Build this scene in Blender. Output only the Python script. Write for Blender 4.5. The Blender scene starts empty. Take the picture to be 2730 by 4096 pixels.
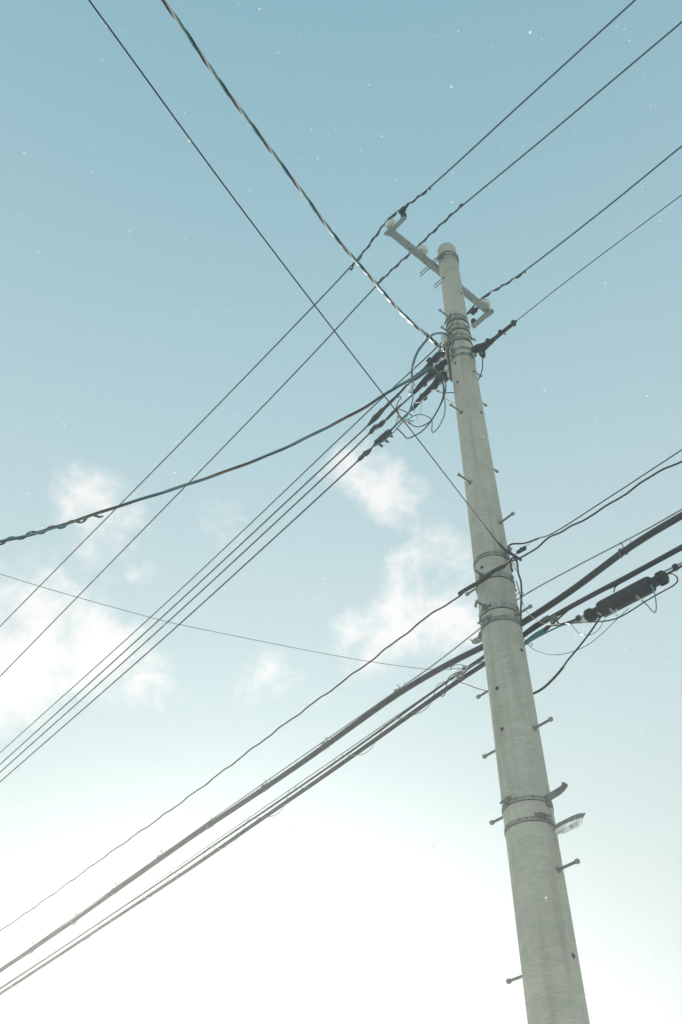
import bpy, math, random
import numpy as np
from math import radians, sin, cos, pi
from mathutils import Vector, Matrix

random.seed(7)
rng = np.random.default_rng(7)
scene = bpy.context.scene
COL = scene.collection

# ------------------------------------------------------------------ camera
PITCH = radians(45.17)
CAM = Vector((0, 0, 1.6))
cam_data = bpy.data.cameras.new('camera')
cam = bpy.data.objects.new('camera', cam_data)
COL.objects.link(cam)
cam.location = CAM
cam.rotation_euler = (radians(90) + PITCH, 0, 0)
cam_data.sensor_fit = 'VERTICAL'
cam_data.sensor_height = 36
cam_data.lens = 35
cam_data.clip_start = 0.05
cam_data.clip_end = 2000
scene.camera = cam

# ------------------------------------------------------------------ light and sky
SUN_EL, SUN_AZ = radians(11.0), radians(-6.0)     # azimuth from +Y towards +X
world = bpy.data.worlds.new('World')
scene.world = world
world.use_nodes = True
WN, WL = world.node_tree.nodes, world.node_tree.links
WN.clear()


def wnode(t, **kw):
    nd = WN.new(t)
    for k, v in kw.items():
        setattr(nd, k, v)
    return nd


def wmath(op, a, b=None, c=None, clamp=False):
    nd = WN.new('ShaderNodeMath')
    nd.operation = op
    nd.use_clamp = clamp
    for i, v in enumerate((a, b, c)):
        if v is None:
            continue
        if isinstance(v, (int, float)):
            nd.inputs[i].default_value = v
        else:
            WL.new(v, nd.inputs[i])
    return nd.outputs[0]


sky = wnode('ShaderNodeTexSky', sky_type='NISHITA')
sky.sun_disc = False
sky.sun_elevation = SUN_EL
sky.sun_rotation = SUN_AZ
sky.altitude = 100
sky.air_density = 4.0
sky.dust_density = 0.1
sky.ozone_density = 4.0
gam = wnode('ShaderNodeGamma')                    # the film's soft highlights, over the whole sky alike
gam.inputs['Gamma'].default_value = 0.4
WL.new(sky.outputs[0], gam.inputs['Color'])
tint = wnode('ShaderNodeMix', data_type='RGBA', blend_type='MULTIPLY')
tint.inputs[0].default_value = 1.0
tint.inputs[7].default_value = (1.72, 3.12, 3.80, 1)
tint.clamp_result = False
WL.new(gam.outputs[0], tint.inputs[6])
# clouds: a layer seen on a flat sheet high above, q = direction.xy / direction.z
tc = wnode('ShaderNodeTexCoord')
sep = wnode('ShaderNodeSeparateXYZ')
WL.new(tc.outputs['Generated'], sep.inputs[0])
zz = wmath('MAXIMUM', sep.outputs[2], 0.06)
qx = wmath('DIVIDE', sep.outputs[0], zz)
qy = wmath('DIVIDE', sep.outputs[1], zz)
cmb = wnode('ShaderNodeCombineXYZ')
WL.new(qx, cmb.inputs[0]); WL.new(qy, cmb.inputs[1])
nz = wnode('ShaderNodeTexNoise')
nz.inputs['Scale'].default_value = 10.0
nz.inputs['Detail'].default_value = 9
nz.inputs['Roughness'].default_value = 0.58
nz.inputs['Distortion'].default_value = 0.2
WL.new(tc.outputs['Generated'], nz.inputs['Vector'])
nzl = wnode('ShaderNodeTexNoise')
nzl.inputs['Scale'].default_value = 1.3
nzl.inputs['Detail'].default_value = 2
WL.new(cmb.outputs[0], nzl.inputs['Vector'])
nzf = wnode('ShaderNodeTexNoise')
nzf.inputs['Scale'].default_value = 27.0
nzf.inputs['Detail'].default_value = 8
nzf.inputs['Roughness'].default_value = 0.66
nzf.inputs['Distortion'].default_value = 0.3
WL.new(tc.outputs['Generated'], nzf.inputs['Vector'])
fine = wmath('MULTIPLY', wmath('SUBTRACT', nzf.outputs['Fac'], 0.5), 0.46)
bias = wmath('MULTIPLY', wmath('SUBTRACT', nzl.outputs['Fac'], 0.68), 0.9)
CLOUDS = [(-.62, 1.36, .26, .44), (-.44, 1.26, .15, .30), (-.34, .98, .08, .28), (-.31, 1.10, .08, .28), (-.30, 1.36, .11, .26), (-.36, .90, .05, .14), (.10, 1.24, .15, .32),
          (.06, .93, .09, .20), (.17, 1.08, .10, .16), (-.02, .90, .08, .15), (-.78, 2.35, .34, .26), (-.15, 1.0, .06, .26), (-.17, 1.06, .04, .16), (-.12, 1.12, .07, .12), (.0, 1.42, .16, .14)]
blob_sum = None
for bx, by, br, ba in CLOUDS:
    dx = wmath('DIVIDE', wmath('SUBTRACT', qx, bx), br)
    dy = wmath('DIVIDE', wmath('SUBTRACT', qy, by), br)
    d2 = wmath('ADD', wmath('MULTIPLY', dx, dx), wmath('MULTIPLY', dy, dy))
    g = wmath('MULTIPLY', wmath('EXPONENT', wmath('MULTIPLY', d2, -1.0)), ba)
    blob_sum = g if blob_sum is None else wmath('ADD', blob_sum, g)
fld = wmath('ADD', wmath('ADD', wmath('ADD', nz.outputs['Fac'], fine), bias), blob_sum)
mr = wnode('ShaderNodeMapRange', interpolation_type='SMOOTHSTEP')
mr.inputs['From Min'].default_value = 0.54
mr.inputs['From Max'].default_value = 0.87
WL.new(fld, mr.inputs['Value'])
# thin high veil, thicker where one looks through it at a slant
ql = wmath('SQRT', wmath('ADD', wmath('MULTIPLY', qx, qx), wmath('MULTIPLY', qy, qy)))
vr = wnode('ShaderNodeMapRange', interpolation_type='SMOOTHSTEP')
vr.inputs['From Min'].default_value = 0.0
vr.inputs['From Max'].default_value = 1.35
vr.inputs['To Min'].default_value = -0.03
vr.inputs['To Max'].default_value = -0.34
WL.new(ql, vr.inputs['Value'])
vf = wmath('SUBTRACT', 1.0, wmath('EXPONENT', wmath('DIVIDE', vr.outputs[0], zz)))
veil = wnode('ShaderNodeMix', data_type='RGBA', blend_type='MIX')
veil.inputs[7].default_value = (6.8, 6.7, 6.65, 1)
WL.new(vf, veil.inputs[0])
WL.new(tint.outputs[2], veil.inputs[6])
lit = wnode('ShaderNodeMix', data_type='RGBA', blend_type='MIX')
lit.inputs[7].default_value = (7.6, 7.5, 7.35, 1)
WL.new(wmath('MULTIPLY', mr.outputs[0], 0.97), lit.inputs[0])
WL.new(veil.outputs[2], lit.inputs[6])
bg = wnode('ShaderNodeBackground')
bg.inputs['Strength'].default_value = 0.13
WL.new(lit.outputs[2], bg.inputs['Color'])
wout = wnode('ShaderNodeOutputWorld')
WL.new(bg.outputs[0], wout.inputs['Surface'])

sun_data = bpy.data.lights.new('sun', 'SUN')
sun_data.energy = 4.0
sun_data.angle = radians(0.53)
sun_data.color = (1.0, 0.93, 0.82)
sun = bpy.data.objects.new('sun', sun_data)
COL.objects.link(sun)
sun_dir = Vector((sin(SUN_AZ) * cos(SUN_EL), cos(SUN_AZ) * cos(SUN_EL), sin(SUN_EL)))
sun.rotation_euler = (-sun_dir).to_track_quat('-Z', 'Y').to_euler()
sun.location = sun_dir * 100

scene.view_settings.view_transform = 'Standard'
scene.view_settings.look = 'None'
scene.view_settings.gamma = 1.0
scene.view_settings.use_curve_mapping = False
scene.view_settings.exposure = 0.0
scene.cycles.use_denoising = True
scene.cycles.max_bounces = 6
scene.cycles.volume_bounces = 1

# ------------------------------------------------------------------ survey: photograph pixel -> point on a known plane of the place
FPX = 35 / 36 * 4096
FW = Vector((0, cos(PITCH), sin(PITCH)))
UPV = Vector((0, -sin(PITCH), cos(PITCH)))
RT = Vector((1, 0, 0))
POLE = Vector((1.1, 5.384, 0))
U = Vector((-0.65693, 0.75395, 0))      # the line runs this way, away from the camera
N = Vector((0.75395, 0.65693, 0))       # crossarm direction
ZUP = Vector((0, 0, 1))
ZOOM = {'A': (1450, 780, 2.24), 'B': (1350, 1250, 2.24), 'C': (1750, 2000, 1.6), 'D': (1700, 2500, 2.6133),
        'E': (1850, 2900, 2.4123), 'G': (1950, 3400, 2.4123), 'H': (1700, 900, 3.92), 'I': (1700, 1200, 3.92),
        'J': (1700, 1500, 3.3622), 'K': (0, 1900, 2.24), 'L': (0, 3200, 1.742), 'M': (800, 2700, 1.742),
        'N': (300, 0, 1.742), 'O': (1100, 600, 2.24), 'Q': (1850, 2100, 4.48), 'R': (2050, 2200, 2.3059),
        'S': (1400, 1350, 3.4844), 'T': (1750, 1200, 7.84), 'X': (2300, 2230, 3.6465), 'V': (2000, 2150, 7.84),
        'W': (1900, 2300, 6.272), 'F': (0, 0, 1.0), 'P': (0, 0, 0.5744)}


def px(z, x, y):
    ox, oy, s = ZOOM[z]
    return ox + x / s, oy + y / s


def ray(x, y):
    return RT * (x - 1365) + UPV * (2048 - y) + FW * FPX


def on_plane(z, x, y, nrm, off):
    d = ray(*px(z, x, y))
    t = (off + POLE.dot(nrm) - CAM.dot(nrm)) / d.dot(nrm)
    return CAM + d * t


def line(s, z, *pts):
    return [on_plane(z, x, y, N, s) for x, y in pts]


def at_depth(z, x, y, dep):
    return CAM + ray(*px(z, x, y)) * (dep / FPX)


R_PROF = [(0, .178), (3.34, .155), (5.7, .139), (7.6, .121), (8.75, .1105), (10.9, .096)]


def pole_r(h):
    return float(np.interp(h, [a for a, b in R_PROF], [b for a, b in R_PROF]))


def on_pole(z, x, y, extra=0.0):
    d = ray(*px(z, x, y))
    a = d.x ** 2 + d.y ** 2
    r = .12
    P = None
    for _ in range(8):
        ox, oy = CAM.x - POLE.x, CAM.y - POLE.y
        b = 2 * (ox * d.x + oy * d.y)
        c = ox * ox + oy * oy - (r + extra) ** 2
        disc = max(b * b - 4 * a * c, 0)
        t = (-b - math.sqrt(disc)) / (2 * a)
        P = CAM + d * t
        r = pole_r(P.z)
    return P


def pole_z(z, x, y):
    return on_pole(z, x, y).z


def axis_pt(h):
    return Vector((POLE.x, POLE.y, h))


# ------------------------------------------------------------------ materials
MATS = {}


def principled(name, color, rough=.5, metal=0.0, spec=.5, var=0.0, scale=30.0, bump=0.0, coat=0.0, sub=0.0):
    m = bpy.data.materials.new(name)
    m.use_nodes = True
    nt = m.node_tree
    b = nt.nodes['Principled BSDF']
    b.inputs['Base Color'].default_value = (*color, 1)
    b.inputs['Roughness'].default_value = rough
    b.inputs['Metallic'].default_value = metal
    b.inputs['Specular IOR Level'].default_value = spec
    b.inputs['Coat Weight'].default_value = coat
    if var or bump:
        t = nt.nodes.new('ShaderNodeTexCoord')
        n1 = nt.nodes.new('ShaderNodeTexNoise')
        n1.inputs['Scale'].default_value = scale
        n1.inputs['Detail'].default_value = 6
        nt.links.new(t.outputs['Object'], n1.inputs['Vector'])
        if var:
            r = nt.nodes.new('ShaderNodeValToRGB')
            lo = [max(c * (1 - var), 0) for c in color]
            hi = [min(c * (1 + var), 1) for c in color]
            r.color_ramp.elements[0].color = (*lo, 1)
            r.color_ramp.elements[1].color = (*hi, 1)
            r.color_ramp.elements[0].position = .3
            r.color_ramp.elements[1].position = .7
            nt.links.new(n1.outputs['Fac'], r.inputs['Fac'])
            nt.links.new(r.outputs['Color'], b.inputs['Base Color'])
        if bump:
            bp = nt.nodes.new('ShaderNodeBump')
            bp.inputs['Strength'].default_value = bump
            bp.inputs['Distance'].default_value = .008
            nt.links.new(n1.outputs['Fac'], bp.inputs['Height'])
            nt.links.new(bp.outputs['Normal'], b.inputs['Normal'])
    MATS[name] = m
    return m


principled('galvanised', (.25, .275, .25), .6, .2, var=.22, scale=45, bump=.15)
principled('galvanised_dark', (.17, .18, .165), .6, .3, var=.3, scale=60, bump=.2)
principled('zinc_band', (.30, .325, .305), .6, .2, var=.2, scale=60, bump=.2)
principled('rust_line', (.075, .065, .048), .9, var=.3, scale=60)  # shade under the straps painted as a dark line, with some rust
principled('rubber', (.022, .026, .026), .55, 0, .45, var=.35, scale=50, bump=.2)
principled('cable_black', (.028, .033, .033), .55, 0, .5, var=.25, scale=18)
principled('cover_black', (.022, .024, .023), .62, 0, .4, var=.4, scale=70, bump=.5)
principled('wire_green_black', (.024, .036, .034), .4, 0, .5, var=.2, scale=12)
principled('porcelain', (.72, .71, .66), .22, 0, .6, var=.08, scale=20, coat=.3)
principled('glaze_blue', (.05, .11, .26), .3, 0)
principled('teal', (.03, .20, .22), .22, 0, .5, var=.15, scale=20)
principled('teal_pale', (.10, .30, .31), .4, 0, .5)
principled('brown', (.12, .065, .04), .22, 0, .5, var=.2, scale=20)
principled('charcoal_wire', (.025, .025, .028), .6, 0, .25)
principled('white_wire', (.52, .52, .47), .4, 0)
principled('clear_plastic', (.62, .62, .55), .3, 0)
principled('steel_bright', (.62, .63, .62), .25, .8)
principled('strand_bright', (.52, .48, .42), .32, .2)  # pale colour paints the sun glints of the glossy twisted strands
principled('strand', (.30, .32, .31), .5, .5, var=.2, scale=90)
principled('hole_dark', (.02, .02, .018), .9)
principled('chalk_line', (.37, .41, .42), .8, var=.2, scale=60)
principled('grout', (.22, .225, .20), .9, var=.2, scale=80)
principled('white_paint', (.78, .77, .72), .5, var=.1, scale=40)


def concrete():
    m = bpy.data.materials.new('concrete')
    m.use_nodes = True
    nt = m.node_tree
    L = nt.links
    b = nt.nodes['Principled BSDF']
    b.inputs['Roughness'].default_value = .88
    b.inputs['Specular IOR Level'].default_value = .25

    def nd(t):
        return nt.nodes.new(t)
    tcn = nd('ShaderNodeTexCoord')

    def mapped(sc):
        mp = nd('ShaderNodeMapping')
        mp.inputs['Scale'].default_value = sc
        L.new(tcn.outputs['Object'], mp.inputs['Vector'])
        return mp.outputs[0]

    def noise(vec, scale, detail, rough=.5, dist=0):
        n1 = nd('ShaderNodeTexNoise')
        n1.inputs['Scale'].default_value = scale
        n1.inputs['Detail'].default_value = detail
        n1.inputs['Roughness'].default_value = rough
        n1.inputs['Distortion'].default_value = dist
        L.new(vec, n1.inputs['Vector'])
        return n1.outputs['Fac']

    def ramp(f, p0, c0, p1, c1):
        r = nd('ShaderNodeValToRGB')
        r.color_ramp.elements[0].position = p0
        r.color_ramp.elements[0].color = (*c0, 1)
        r.color_ramp.elements[1].position = p1
        r.color_ramp.elements[1].color = (*c1, 1)
        L.new(f, r.inputs['Fac'])
        return r.outputs['Color']

    def mul(a, c, f=1.0):
        mx = nd('ShaderNodeMix')
        mx.data_type = 'RGBA'
        mx.blend_type = 'MULTIPLY'
        mx.inputs[0].default_value = f
        L.new(a, mx.inputs[6])
        L.new(c, mx.inputs[7])
        return mx.outputs[2]
    # fine casting rings round the shaft, broken up
    rings = noise(mapped((15, 15, 150)), 1.0, 4, .6, .9)
    rings2 = noise(mapped((5, 5, 9)), 1.0, 5, .65, .4)
    big = noise(mapped((2.2, 2.2, 1.1)), 1.0, 6, .6)
    grain = noise(mapped((1, 1, 1)), 210, 3, .6)
    streak = noise(mapped((16, 16, .9)), 1.0, 4, .55)
    base = ramp(big, .32, (.46, .465, .395), .68, (.60, .595, .515))
    c = mul(base, ramp(rings, .34, (.80, .81, .78), .56, (1.0, 1.0, 1.0)))
    c = mul(c, ramp(rings2, .3, (.84, .85, .83), .6, (1, 1, 1)))
    c = mul(c, ramp(streak, .30, (.68, .68, .63), .50, (1, 1, 1)), .7)
    pores = noise(mapped((1, 1, .8)), 62, 2, .5)
    c = mul(c, ramp(pores, .24, (.62, .61, .57), .31, (1, 1, 1)))
    c = mul(c, ramp(grain, .3, (.82, .82, .80), .6, (1, 1, 1)))
    L.new(c, b.inputs['Base Color'])
    bp = nd('ShaderNodeBump')
    bp.inputs['Strength'].default_value = .3
    bp.inputs['Distance'].default_value = .008
    L.new(rings, bp.inputs['Height'])
    bp2 = nd('ShaderNodeBump')
    bp2.inputs['Strength'].default_value = .25
    bp2.inputs['Distance'].default_value = .002
    L.new(grain, bp2.inputs['Height'])
    L.new(bp.outputs[0], bp2.inputs['Normal'])
    L.new(bp2.outputs[0], b.inputs['Normal'])
    MATS['concrete'] = m


concrete()


def snow_mat(name, clear, trans):
    """snow: part clear ice, part light let through, part light thrown back"""
    m = bpy.data.materials.new(name)
    m.use_nodes = True
    nt = m.node_tree
    nt.nodes.clear()
    d = nt.nodes.new('ShaderNodeBsdfDiffuse')
    t = nt.nodes.new('ShaderNodeBsdfTranslucent')
    c = nt.nodes.new('ShaderNodeBsdfTransparent')
    d.inputs[0].default_value = (.95, .95, .94, 1)
    t.inputs[0].default_value = (.95, .95, .94, 1)
    mx = nt.nodes.new('ShaderNodeMixShader')
    m2 = nt.nodes.new('ShaderNodeMixShader')
    mx.inputs[0].default_value = trans
    m2.inputs[0].default_value = clear
    o = nt.nodes.new('ShaderNodeOutputMaterial')
    nt.links.new(d.outputs[0], mx.inputs[1])
    nt.links.new(t.outputs[0], mx.inputs[2])
    nt.links.new(mx.outputs[0], m2.inputs[1])
    nt.links.new(c.outputs[0], m2.inputs[2])
    nt.links.new(m2.outputs[0], o.inputs[0])
    MATS[name] = m


snow_mat('snow', .55, .7)
snow_mat('snow_crust', 0.0, .8)


# ------------------------------------------------------------------ mesh helpers
class MB:
    """collects shapes in world coordinates, builds one mesh object"""

    def __init__(self):
        self.v = []
        self.f = []

    def _ring(self, c, a, b, r, k, ph=0.0, ra=1.0, rb=1.0):
        i0 = len(self.v)
        for j in range(k):
            t = 2 * pi * j / k + ph
            self.v.append(c + a * (cos(t) * r * ra) + b * (sin(t) * r * rb))
        return i0

    def _bridge(self, i0, i1, k):
        for j in range(k):
            self.f.append((i0 + j, i0 + (j + 1) % k, i1 + (j + 1) % k, i1 + j))

    def tube(self, pts, r, k=8, cap=True, ra=1.0, rb=1.0, upref=None):
        pts = [Vector(p) for p in pts]
        n_ = len(pts)
        rr = r if isinstance(r, (list, tuple, np.ndarray)) else [r] * n_
        prev = None
        rings = []
        for i, p in enumerate(pts):
            t = (pts[min(i + 1, n_ - 1)] - pts[max(i - 1, 0)])
            if t.length < 1e-9:
                t = Vector((0, 0, 1))
            t.normalize()
            if prev is None:
                ref = upref or (ZUP if abs(t.z) < .9 else Vector((1, 0, 0)))
                a = t.cross(ref).normalized()
            else:
                a = prev - t * prev.dot(t)
                a.normalize()
            b = t.cross(a).normalized()
            prev = a
            rings.append(self._ring(p, a, b, rr[i], k, 0.0, ra, rb))
        for i in range(n_ - 1):
            self._bridge(rings[i], rings[i + 1], k)
        if cap:
            self.f.append(tuple(range(rings[0] + k - 1, rings[0] - 1, -1)))
            self.f.append(tuple(range(rings[-1], rings[-1] + k)))
        return self

    def rod(self, a, b, r, k=10, r1=None):
        return self.tube([a, b], [r, r if r1 is None else r1], k)

    def lathe(self, o, ax, prof, k=20, cap=True):
        ax = Vector(ax).normalized()
        ref = Vector((1, 0, 0)) if abs(ax.x) < .9 else Vector((0, 1, 0))
        a = ax.cross(ref).normalized()
        b = ax.cross(a).normalized()
        rings = [self._ring(Vector(o) + ax * h, a, b, r, k) for h, r in prof]
        for i in range(len(rings) - 1):
            self._bridge(rings[i], rings[i + 1], k)
        if cap:
            self.f.append(tuple(range(rings[0] + k - 1, rings[0] - 1, -1)))
            self.f.append(tuple(range(rings[-1], rings[-1] + k)))
        return self

    def box(self, c, ex, ey, ez):
        """centre and three half-extent vectors"""
        c = Vector(c)
        i = len(self.v)
        for sx in (-1, 1):
            for sy in (-1, 1):
                for sz in (-1, 1):
                    self.v.append(c + ex * sx + ey * sy + ez * sz)
        for q in ((0, 1, 3, 2), (4, 6, 7, 5), (0, 4, 5, 1), (2, 3, 7, 6), (0, 2, 6, 4), (1, 5, 7, 3)):
            self.f.append(tuple(i + j for j in q))
        return self

    def strip(self, pts, w, th):
        """flat bar through pts: w = half-width vector, th = half-thickness; th may be vector list"""
        rings = []
        for p, t in zip(pts, th):
            i = len(self.v)
            self.v += [p - w - t, p + w - t, p + w + t, p - w + t]
            rings.append(i)
        for i in range(len(rings) - 1):
            self._bridge(rings[i], rings[i + 1], 4)
        self.f.append(tuple(range(rings[0] + 3, rings[0] - 1, -1)))
        self.f.append(tuple(range(rings[-1], rings[-1] + 4)))
        return self

    def ball(self, c, r, k=10, rows=6, sq=(1, 1, 1)):
        c = Vector(c)
        rings = []
        top = len(self.v); self.v.append(c + Vector((0, 0, r * sq[2])))
        for i in range(1, rows):
            ph = pi * i / rows
            i0 = len(self.v)
            for j in range(k):
                t = 2 * pi * j / k
                self.v.append(c + Vector((sin(ph) * cos(t) * r * sq[0], sin(ph) * sin(t) * r * sq[1], cos(ph) * r * sq[2])))
            rings.append(i0)
        bot = len(self.v); self.v.append(c - Vector((0, 0, r * sq[2])))
        for j in range(k):
            self.f.append((top, rings[0] + j, rings[0] + (j + 1) % k))
            self.f.append((bot, rings[-1] + (j + 1) % k, rings[-1] + j))
        for i in range(len(rings) - 1):
            self._bridge(rings[i], rings[i + 1], k)
        return self

    def build(self, name, mat, parent=None, origin=None, sharp=38, bevel=0.0):
        if origin is None:
            origin = Vector(self.v[0]) if parent is None else parent_origin(parent)
        o = Vector(origin)
        me = bpy.data.meshes.new(name)
        me.from_pydata([tuple(Vector(p) - o) for p in self.v], [], self.f)
        me.update()
        import bmesh
        bm = bmesh.new()
        bm.from_mesh(me)
        bmesh.ops.recalc_face_normals(bm, faces=bm.faces)
        bm.to_mesh(me)
        bm.free()
        me.polygons.foreach_set('use_smooth', [True] * len(me.polygons))
        me.set_sharp_from_angle(angle=radians(sharp))
        ob = bpy.data.objects.new(name, me)
        me.materials.append(MATS[mat])
        COL.objects.link(ob)
        if parent is not None:
            ob.parent = parent
            ob.location = o - parent_origin(parent)
        else:
            ob.location = o
        ORIG[ob.name] = o.copy()
        if bevel:
            md = ob.modifiers.new('bevel', 'BEVEL')
            md.width = bevel
            md.segments = 2
            md.limit_method = 'ANGLE'
            md.angle_limit = radians(40)
        return ob


ORIG = {}


def parent_origin(p):
    return ORIG[p.name]


def tag(o, label, cat, group=None, kind=None):
    o['label'] = label
    o['category'] = cat
    if group:
        o['group'] = group
    if kind:
        o['kind'] = kind
    return o


def thing(name, loc, label, cat, group=None):
    o = bpy.data.objects.new(name, None)
    o.empty_display_size = .05
    COL.objects.link(o)
    o.location = Vector(loc)
    ORIG[o.name] = Vector(loc).copy()
    return tag(o, label, cat, group)


def smooth(pts, m=8):
    """Catmull-Rom through the points"""
    P = [Vector(p) for p in pts]
    if len(P) < 3:
        return P
    P = [P[0] * 2 - P[1]] + P + [P[-1] * 2 - P[-2]]
    out = []
    for i in range(1, len(P) - 2):
        a, b, c, d = P[i - 1], P[i], P[i + 1], P[i + 2]
        t0 = 0.0
        t1 = t0 + max((b - a).length, 1e-6) ** .5
        t2 = t1 + max((c - b).length, 1e-6) ** .5
        t3 = t2 + max((d - c).length, 1e-6) ** .5
        for j in range(m):
            t = t1 + (t2 - t1) * j / m
            A1 = a * ((t1 - t) / (t1 - t0)) + b * ((t - t0) / (t1 - t0))
            A2 = b * ((t2 - t) / (t2 - t1)) + c * ((t - t1) / (t2 - t1))
            A3 = c * ((t3 - t) / (t3 - t2)) + d * ((t - t2) / (t3 - t2))
            B1 = A1 * ((t2 - t) / (t2 - t0)) + A2 * ((t - t0) / (t2 - t0))
            B2 = A2 * ((t3 - t) / (t3 - t1)) + A3 * ((t - t1) / (t3 - t1))
            out.append(B1 * ((t2 - t) / (t2 - t1)) + B2 * ((t - t1) / (t2 - t1)))
    out.append(P[-2])
    return out


def resample(pts, step):
    P = np.array([tuple(p) for p in pts])
    d = np.r_[0, np.cumsum(np.linalg.norm(np.diff(P, axis=0), axis=1))]
    m = max(int(d[-1] / step), 2)
    s = np.linspace(0, d[-1], m + 1)
    return [Vector((np.interp(q, d, P[:, 0]), np.interp(q, d, P[:, 1]), np.interp(q, d, P[:, 2]))) for q in s]


def extend(pts, start=0.0, end=0.0):
    P = [Vector(p) for p in pts]
    if start:
        P.insert(0, P[0] + (P[0] - P[1]).normalized() * start)
    if end:
        P.append(P[-1] + (P[-1] - P[-2]).normalized() * end)
    return P


def frames(path):
    prev = None
    out = []
    for i in range(len(path)):
        t = (path[min(i + 1, len(path) - 1)] - path[max(i - 1, 0)]).normalized()
        if prev is None:
            ref = ZUP if abs(t.z) < .9 else Vector((1, 0, 0))
            a = t.cross(ref).normalized()
        else:
            a = (prev - t * prev.dot(t)).normalized()
        prev = a
        out.append((t, a, t.cross(a)))
    return out


def helix(path, R, pitch, ph=0.0, step=.012, jitter=0.0):
    p = resample(path, step)
    fr = frames(p)
    s = 0.0
    out = []
    for i, q in enumerate(p):
        if i:
            s += (p[i] - p[i - 1]).length
        a = 2 * pi * s / pitch + ph
        rr = R * (1 + jitter * sin(s * 7.3 + ph * 3) + jitter * .6 * sin(s * 17.1))
        out.append(q + fr[i][1] * (cos(a) * rr) + fr[i][2] * (sin(a) * rr))
    return out


def wavy(path, amp, wl, step=.03, ph=0.0):
    p = resample(path, step)
    fr = frames(p)
    s = 0
    out = []
    for i, q in enumerate(p):
        if i:
            s += (p[i] - p[i - 1]).length
        out.append(q + fr[i][2] * (amp * sin(2 * pi * s / wl + ph) + amp * .5 * sin(2 * pi * s / (wl * .43) + 1))
                   + fr[i][1] * (amp * .6 * cos(2 * pi * s / wl + ph)))
    return out


def wire(name, pts, r, mat, label, cat='wire', group=None, k=7, m=8, sm=True):
    p = smooth(pts, m) if sm else pts
    o = MB().tube(p, r, k).build(name, mat)
    return tag(o, label, cat, group)


def kid_wire(name, pts, r, mat, parent, k=7, m=8, sm=True):
    return MB().tube(smooth(pts, m) if sm else pts, r, k).build(name, mat, parent)


def by_depth(z, pts, d0, d1):
    """straight run between two depths: 1/depth is linear along the picture path"""
    q = [px(z, *p) for p in pts]
    s = [0.0]
    for a, b in zip(q, q[1:]):
        s.append(s[-1] + math.hypot(b[0] - a[0], b[1] - a[1]))
    out = []
    for (x, y), t in zip(q, s):
        t /= s[-1]
        out.append(at_depth('F', x, y, 1 / ((1 - t) / d0 + t / d1)))
    return out


# ================================================================== SETTING
g = MB()
gn = 40
for i in range(gn + 1):
    for j in range(gn + 1):
        x, y = -140 + 280 * i / gn, -140 + 280 * j / gn
        g.v.append(Vector((x, y, -.02 + .03 * sin(x * .21) * cos(y * .17))))
for i in range(gn):
    for j in range(gn):
        a = i * (gn + 1) + j
        g.f.append((a, a + 1, a + gn + 2, a + gn + 1))
principled('packed_snow', (.76, .75, .72), .85, 0, .2, var=.12, scale=.8, bump=.3)
ground = g.build('ground', 'packed_snow', origin=(0, 0, 0))
ground['kind'] = 'structure'

# ================================================================== THE POLE
pole = thing('utility_pole', POLE, 'tall tapering grey concrete utility pole carrying all the wires', 'utility pole')
m = MB()
prof = [(h, pole_r(h)) for h in np.linspace(-.3, 10.86, 90)]
prof += [(10.875, pole_r(10.87) - .001), (10.888, pole_r(10.88) - .005), (10.896, pole_r(10.89) - .014), (10.9, .055), (10.898, .01)]
m.lathe(POLE, ZUP, prof, 72)
m.build('shaft', 'concrete', pole, origin=POLE)

STEPS = [('T', 108, 345, -N), ('T', 165, 870, -N), ('T', 240, 1435, -N), ('J', 362, 412, -N), ('J', 472, 1352, -N),
         ('T', 1115, 1215, N), ('I', 850, 1175, N), ('J', 798, 395, N), ('J', 952, 1287, N), ('Q', 845, 420, N),
         ('J', 1178, 1870, -U), ('Q', 1210, 1465, -U), ('D', 1312, 988, -U), ('G', 862, 112, -U),
         ('Q', 98, 1235, U), ('D', 565, 748, U), ('D', 630, 1372, U), ('E', 292, 940, U), ('G', 213, 1265, U)]
for z, x, y, d in STEPS:
    side = N if abs(d.dot(U)) > .5 else U
    h = on_plane(z, x, y, side, 0.0)
    dist = (h - POLE).dot(d)
    r = pole_r(h.z)
    length = min(max(dist - r, .12), .2)
    base = axis_pt(h.z) + d * (r - .01)
    tip = axis_pt(h.z) + d * (r + length)
    bolt = MB().rod(base, tip, .0082, 12).build('step_bolt', 'galvanised_dark', pole, origin=base)
    MB().lathe(tip - d * .006, d, [(0, .0135), (.003, .0145), (.017, .0145), (.021, .012)], 12).build('head', 'galvanised', bolt)
    MB().lathe(base, d, [(0, .020), (.013, .020), (.016, .016)], 14).build('collar', 'grout', bolt)

HOLES = [('H', 300, 830), ('T', 490, 1385), ('I', 475, 990), ('I', 770, 1125), ('I', 515, 1290), ('J', 760, 505),
         ('Q', 352, 760), ('D', 757, 663), ('D', 810, 1088), ('D', 1012, 262), ('G', 830, 1020), ('H', 568, 1072)]
for z, x, y in HOLES:
    P = on_pole(z, x, y)
    d = Vector((P.x - POLE.x, P.y - POLE.y, 0)).normalized()
    hole = MB().lathe(P - d * .006, d, [(0, .0115), (.0072, .0115), (.0074, .001)], 14).build('bolt_hole', 'hole_dark', pole, origin=P)
    t1 = ZUP.cross(d).normalized()
    ring = [P + d * .0005 + (t1 * cos(a) + ZUP * sin(a)) * .0135 for a in np.linspace(0, 2 * pi, 19)]
    MB().tube(ring, .0024, 6, cap=False).build('rim', 'grout', hole)

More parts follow.
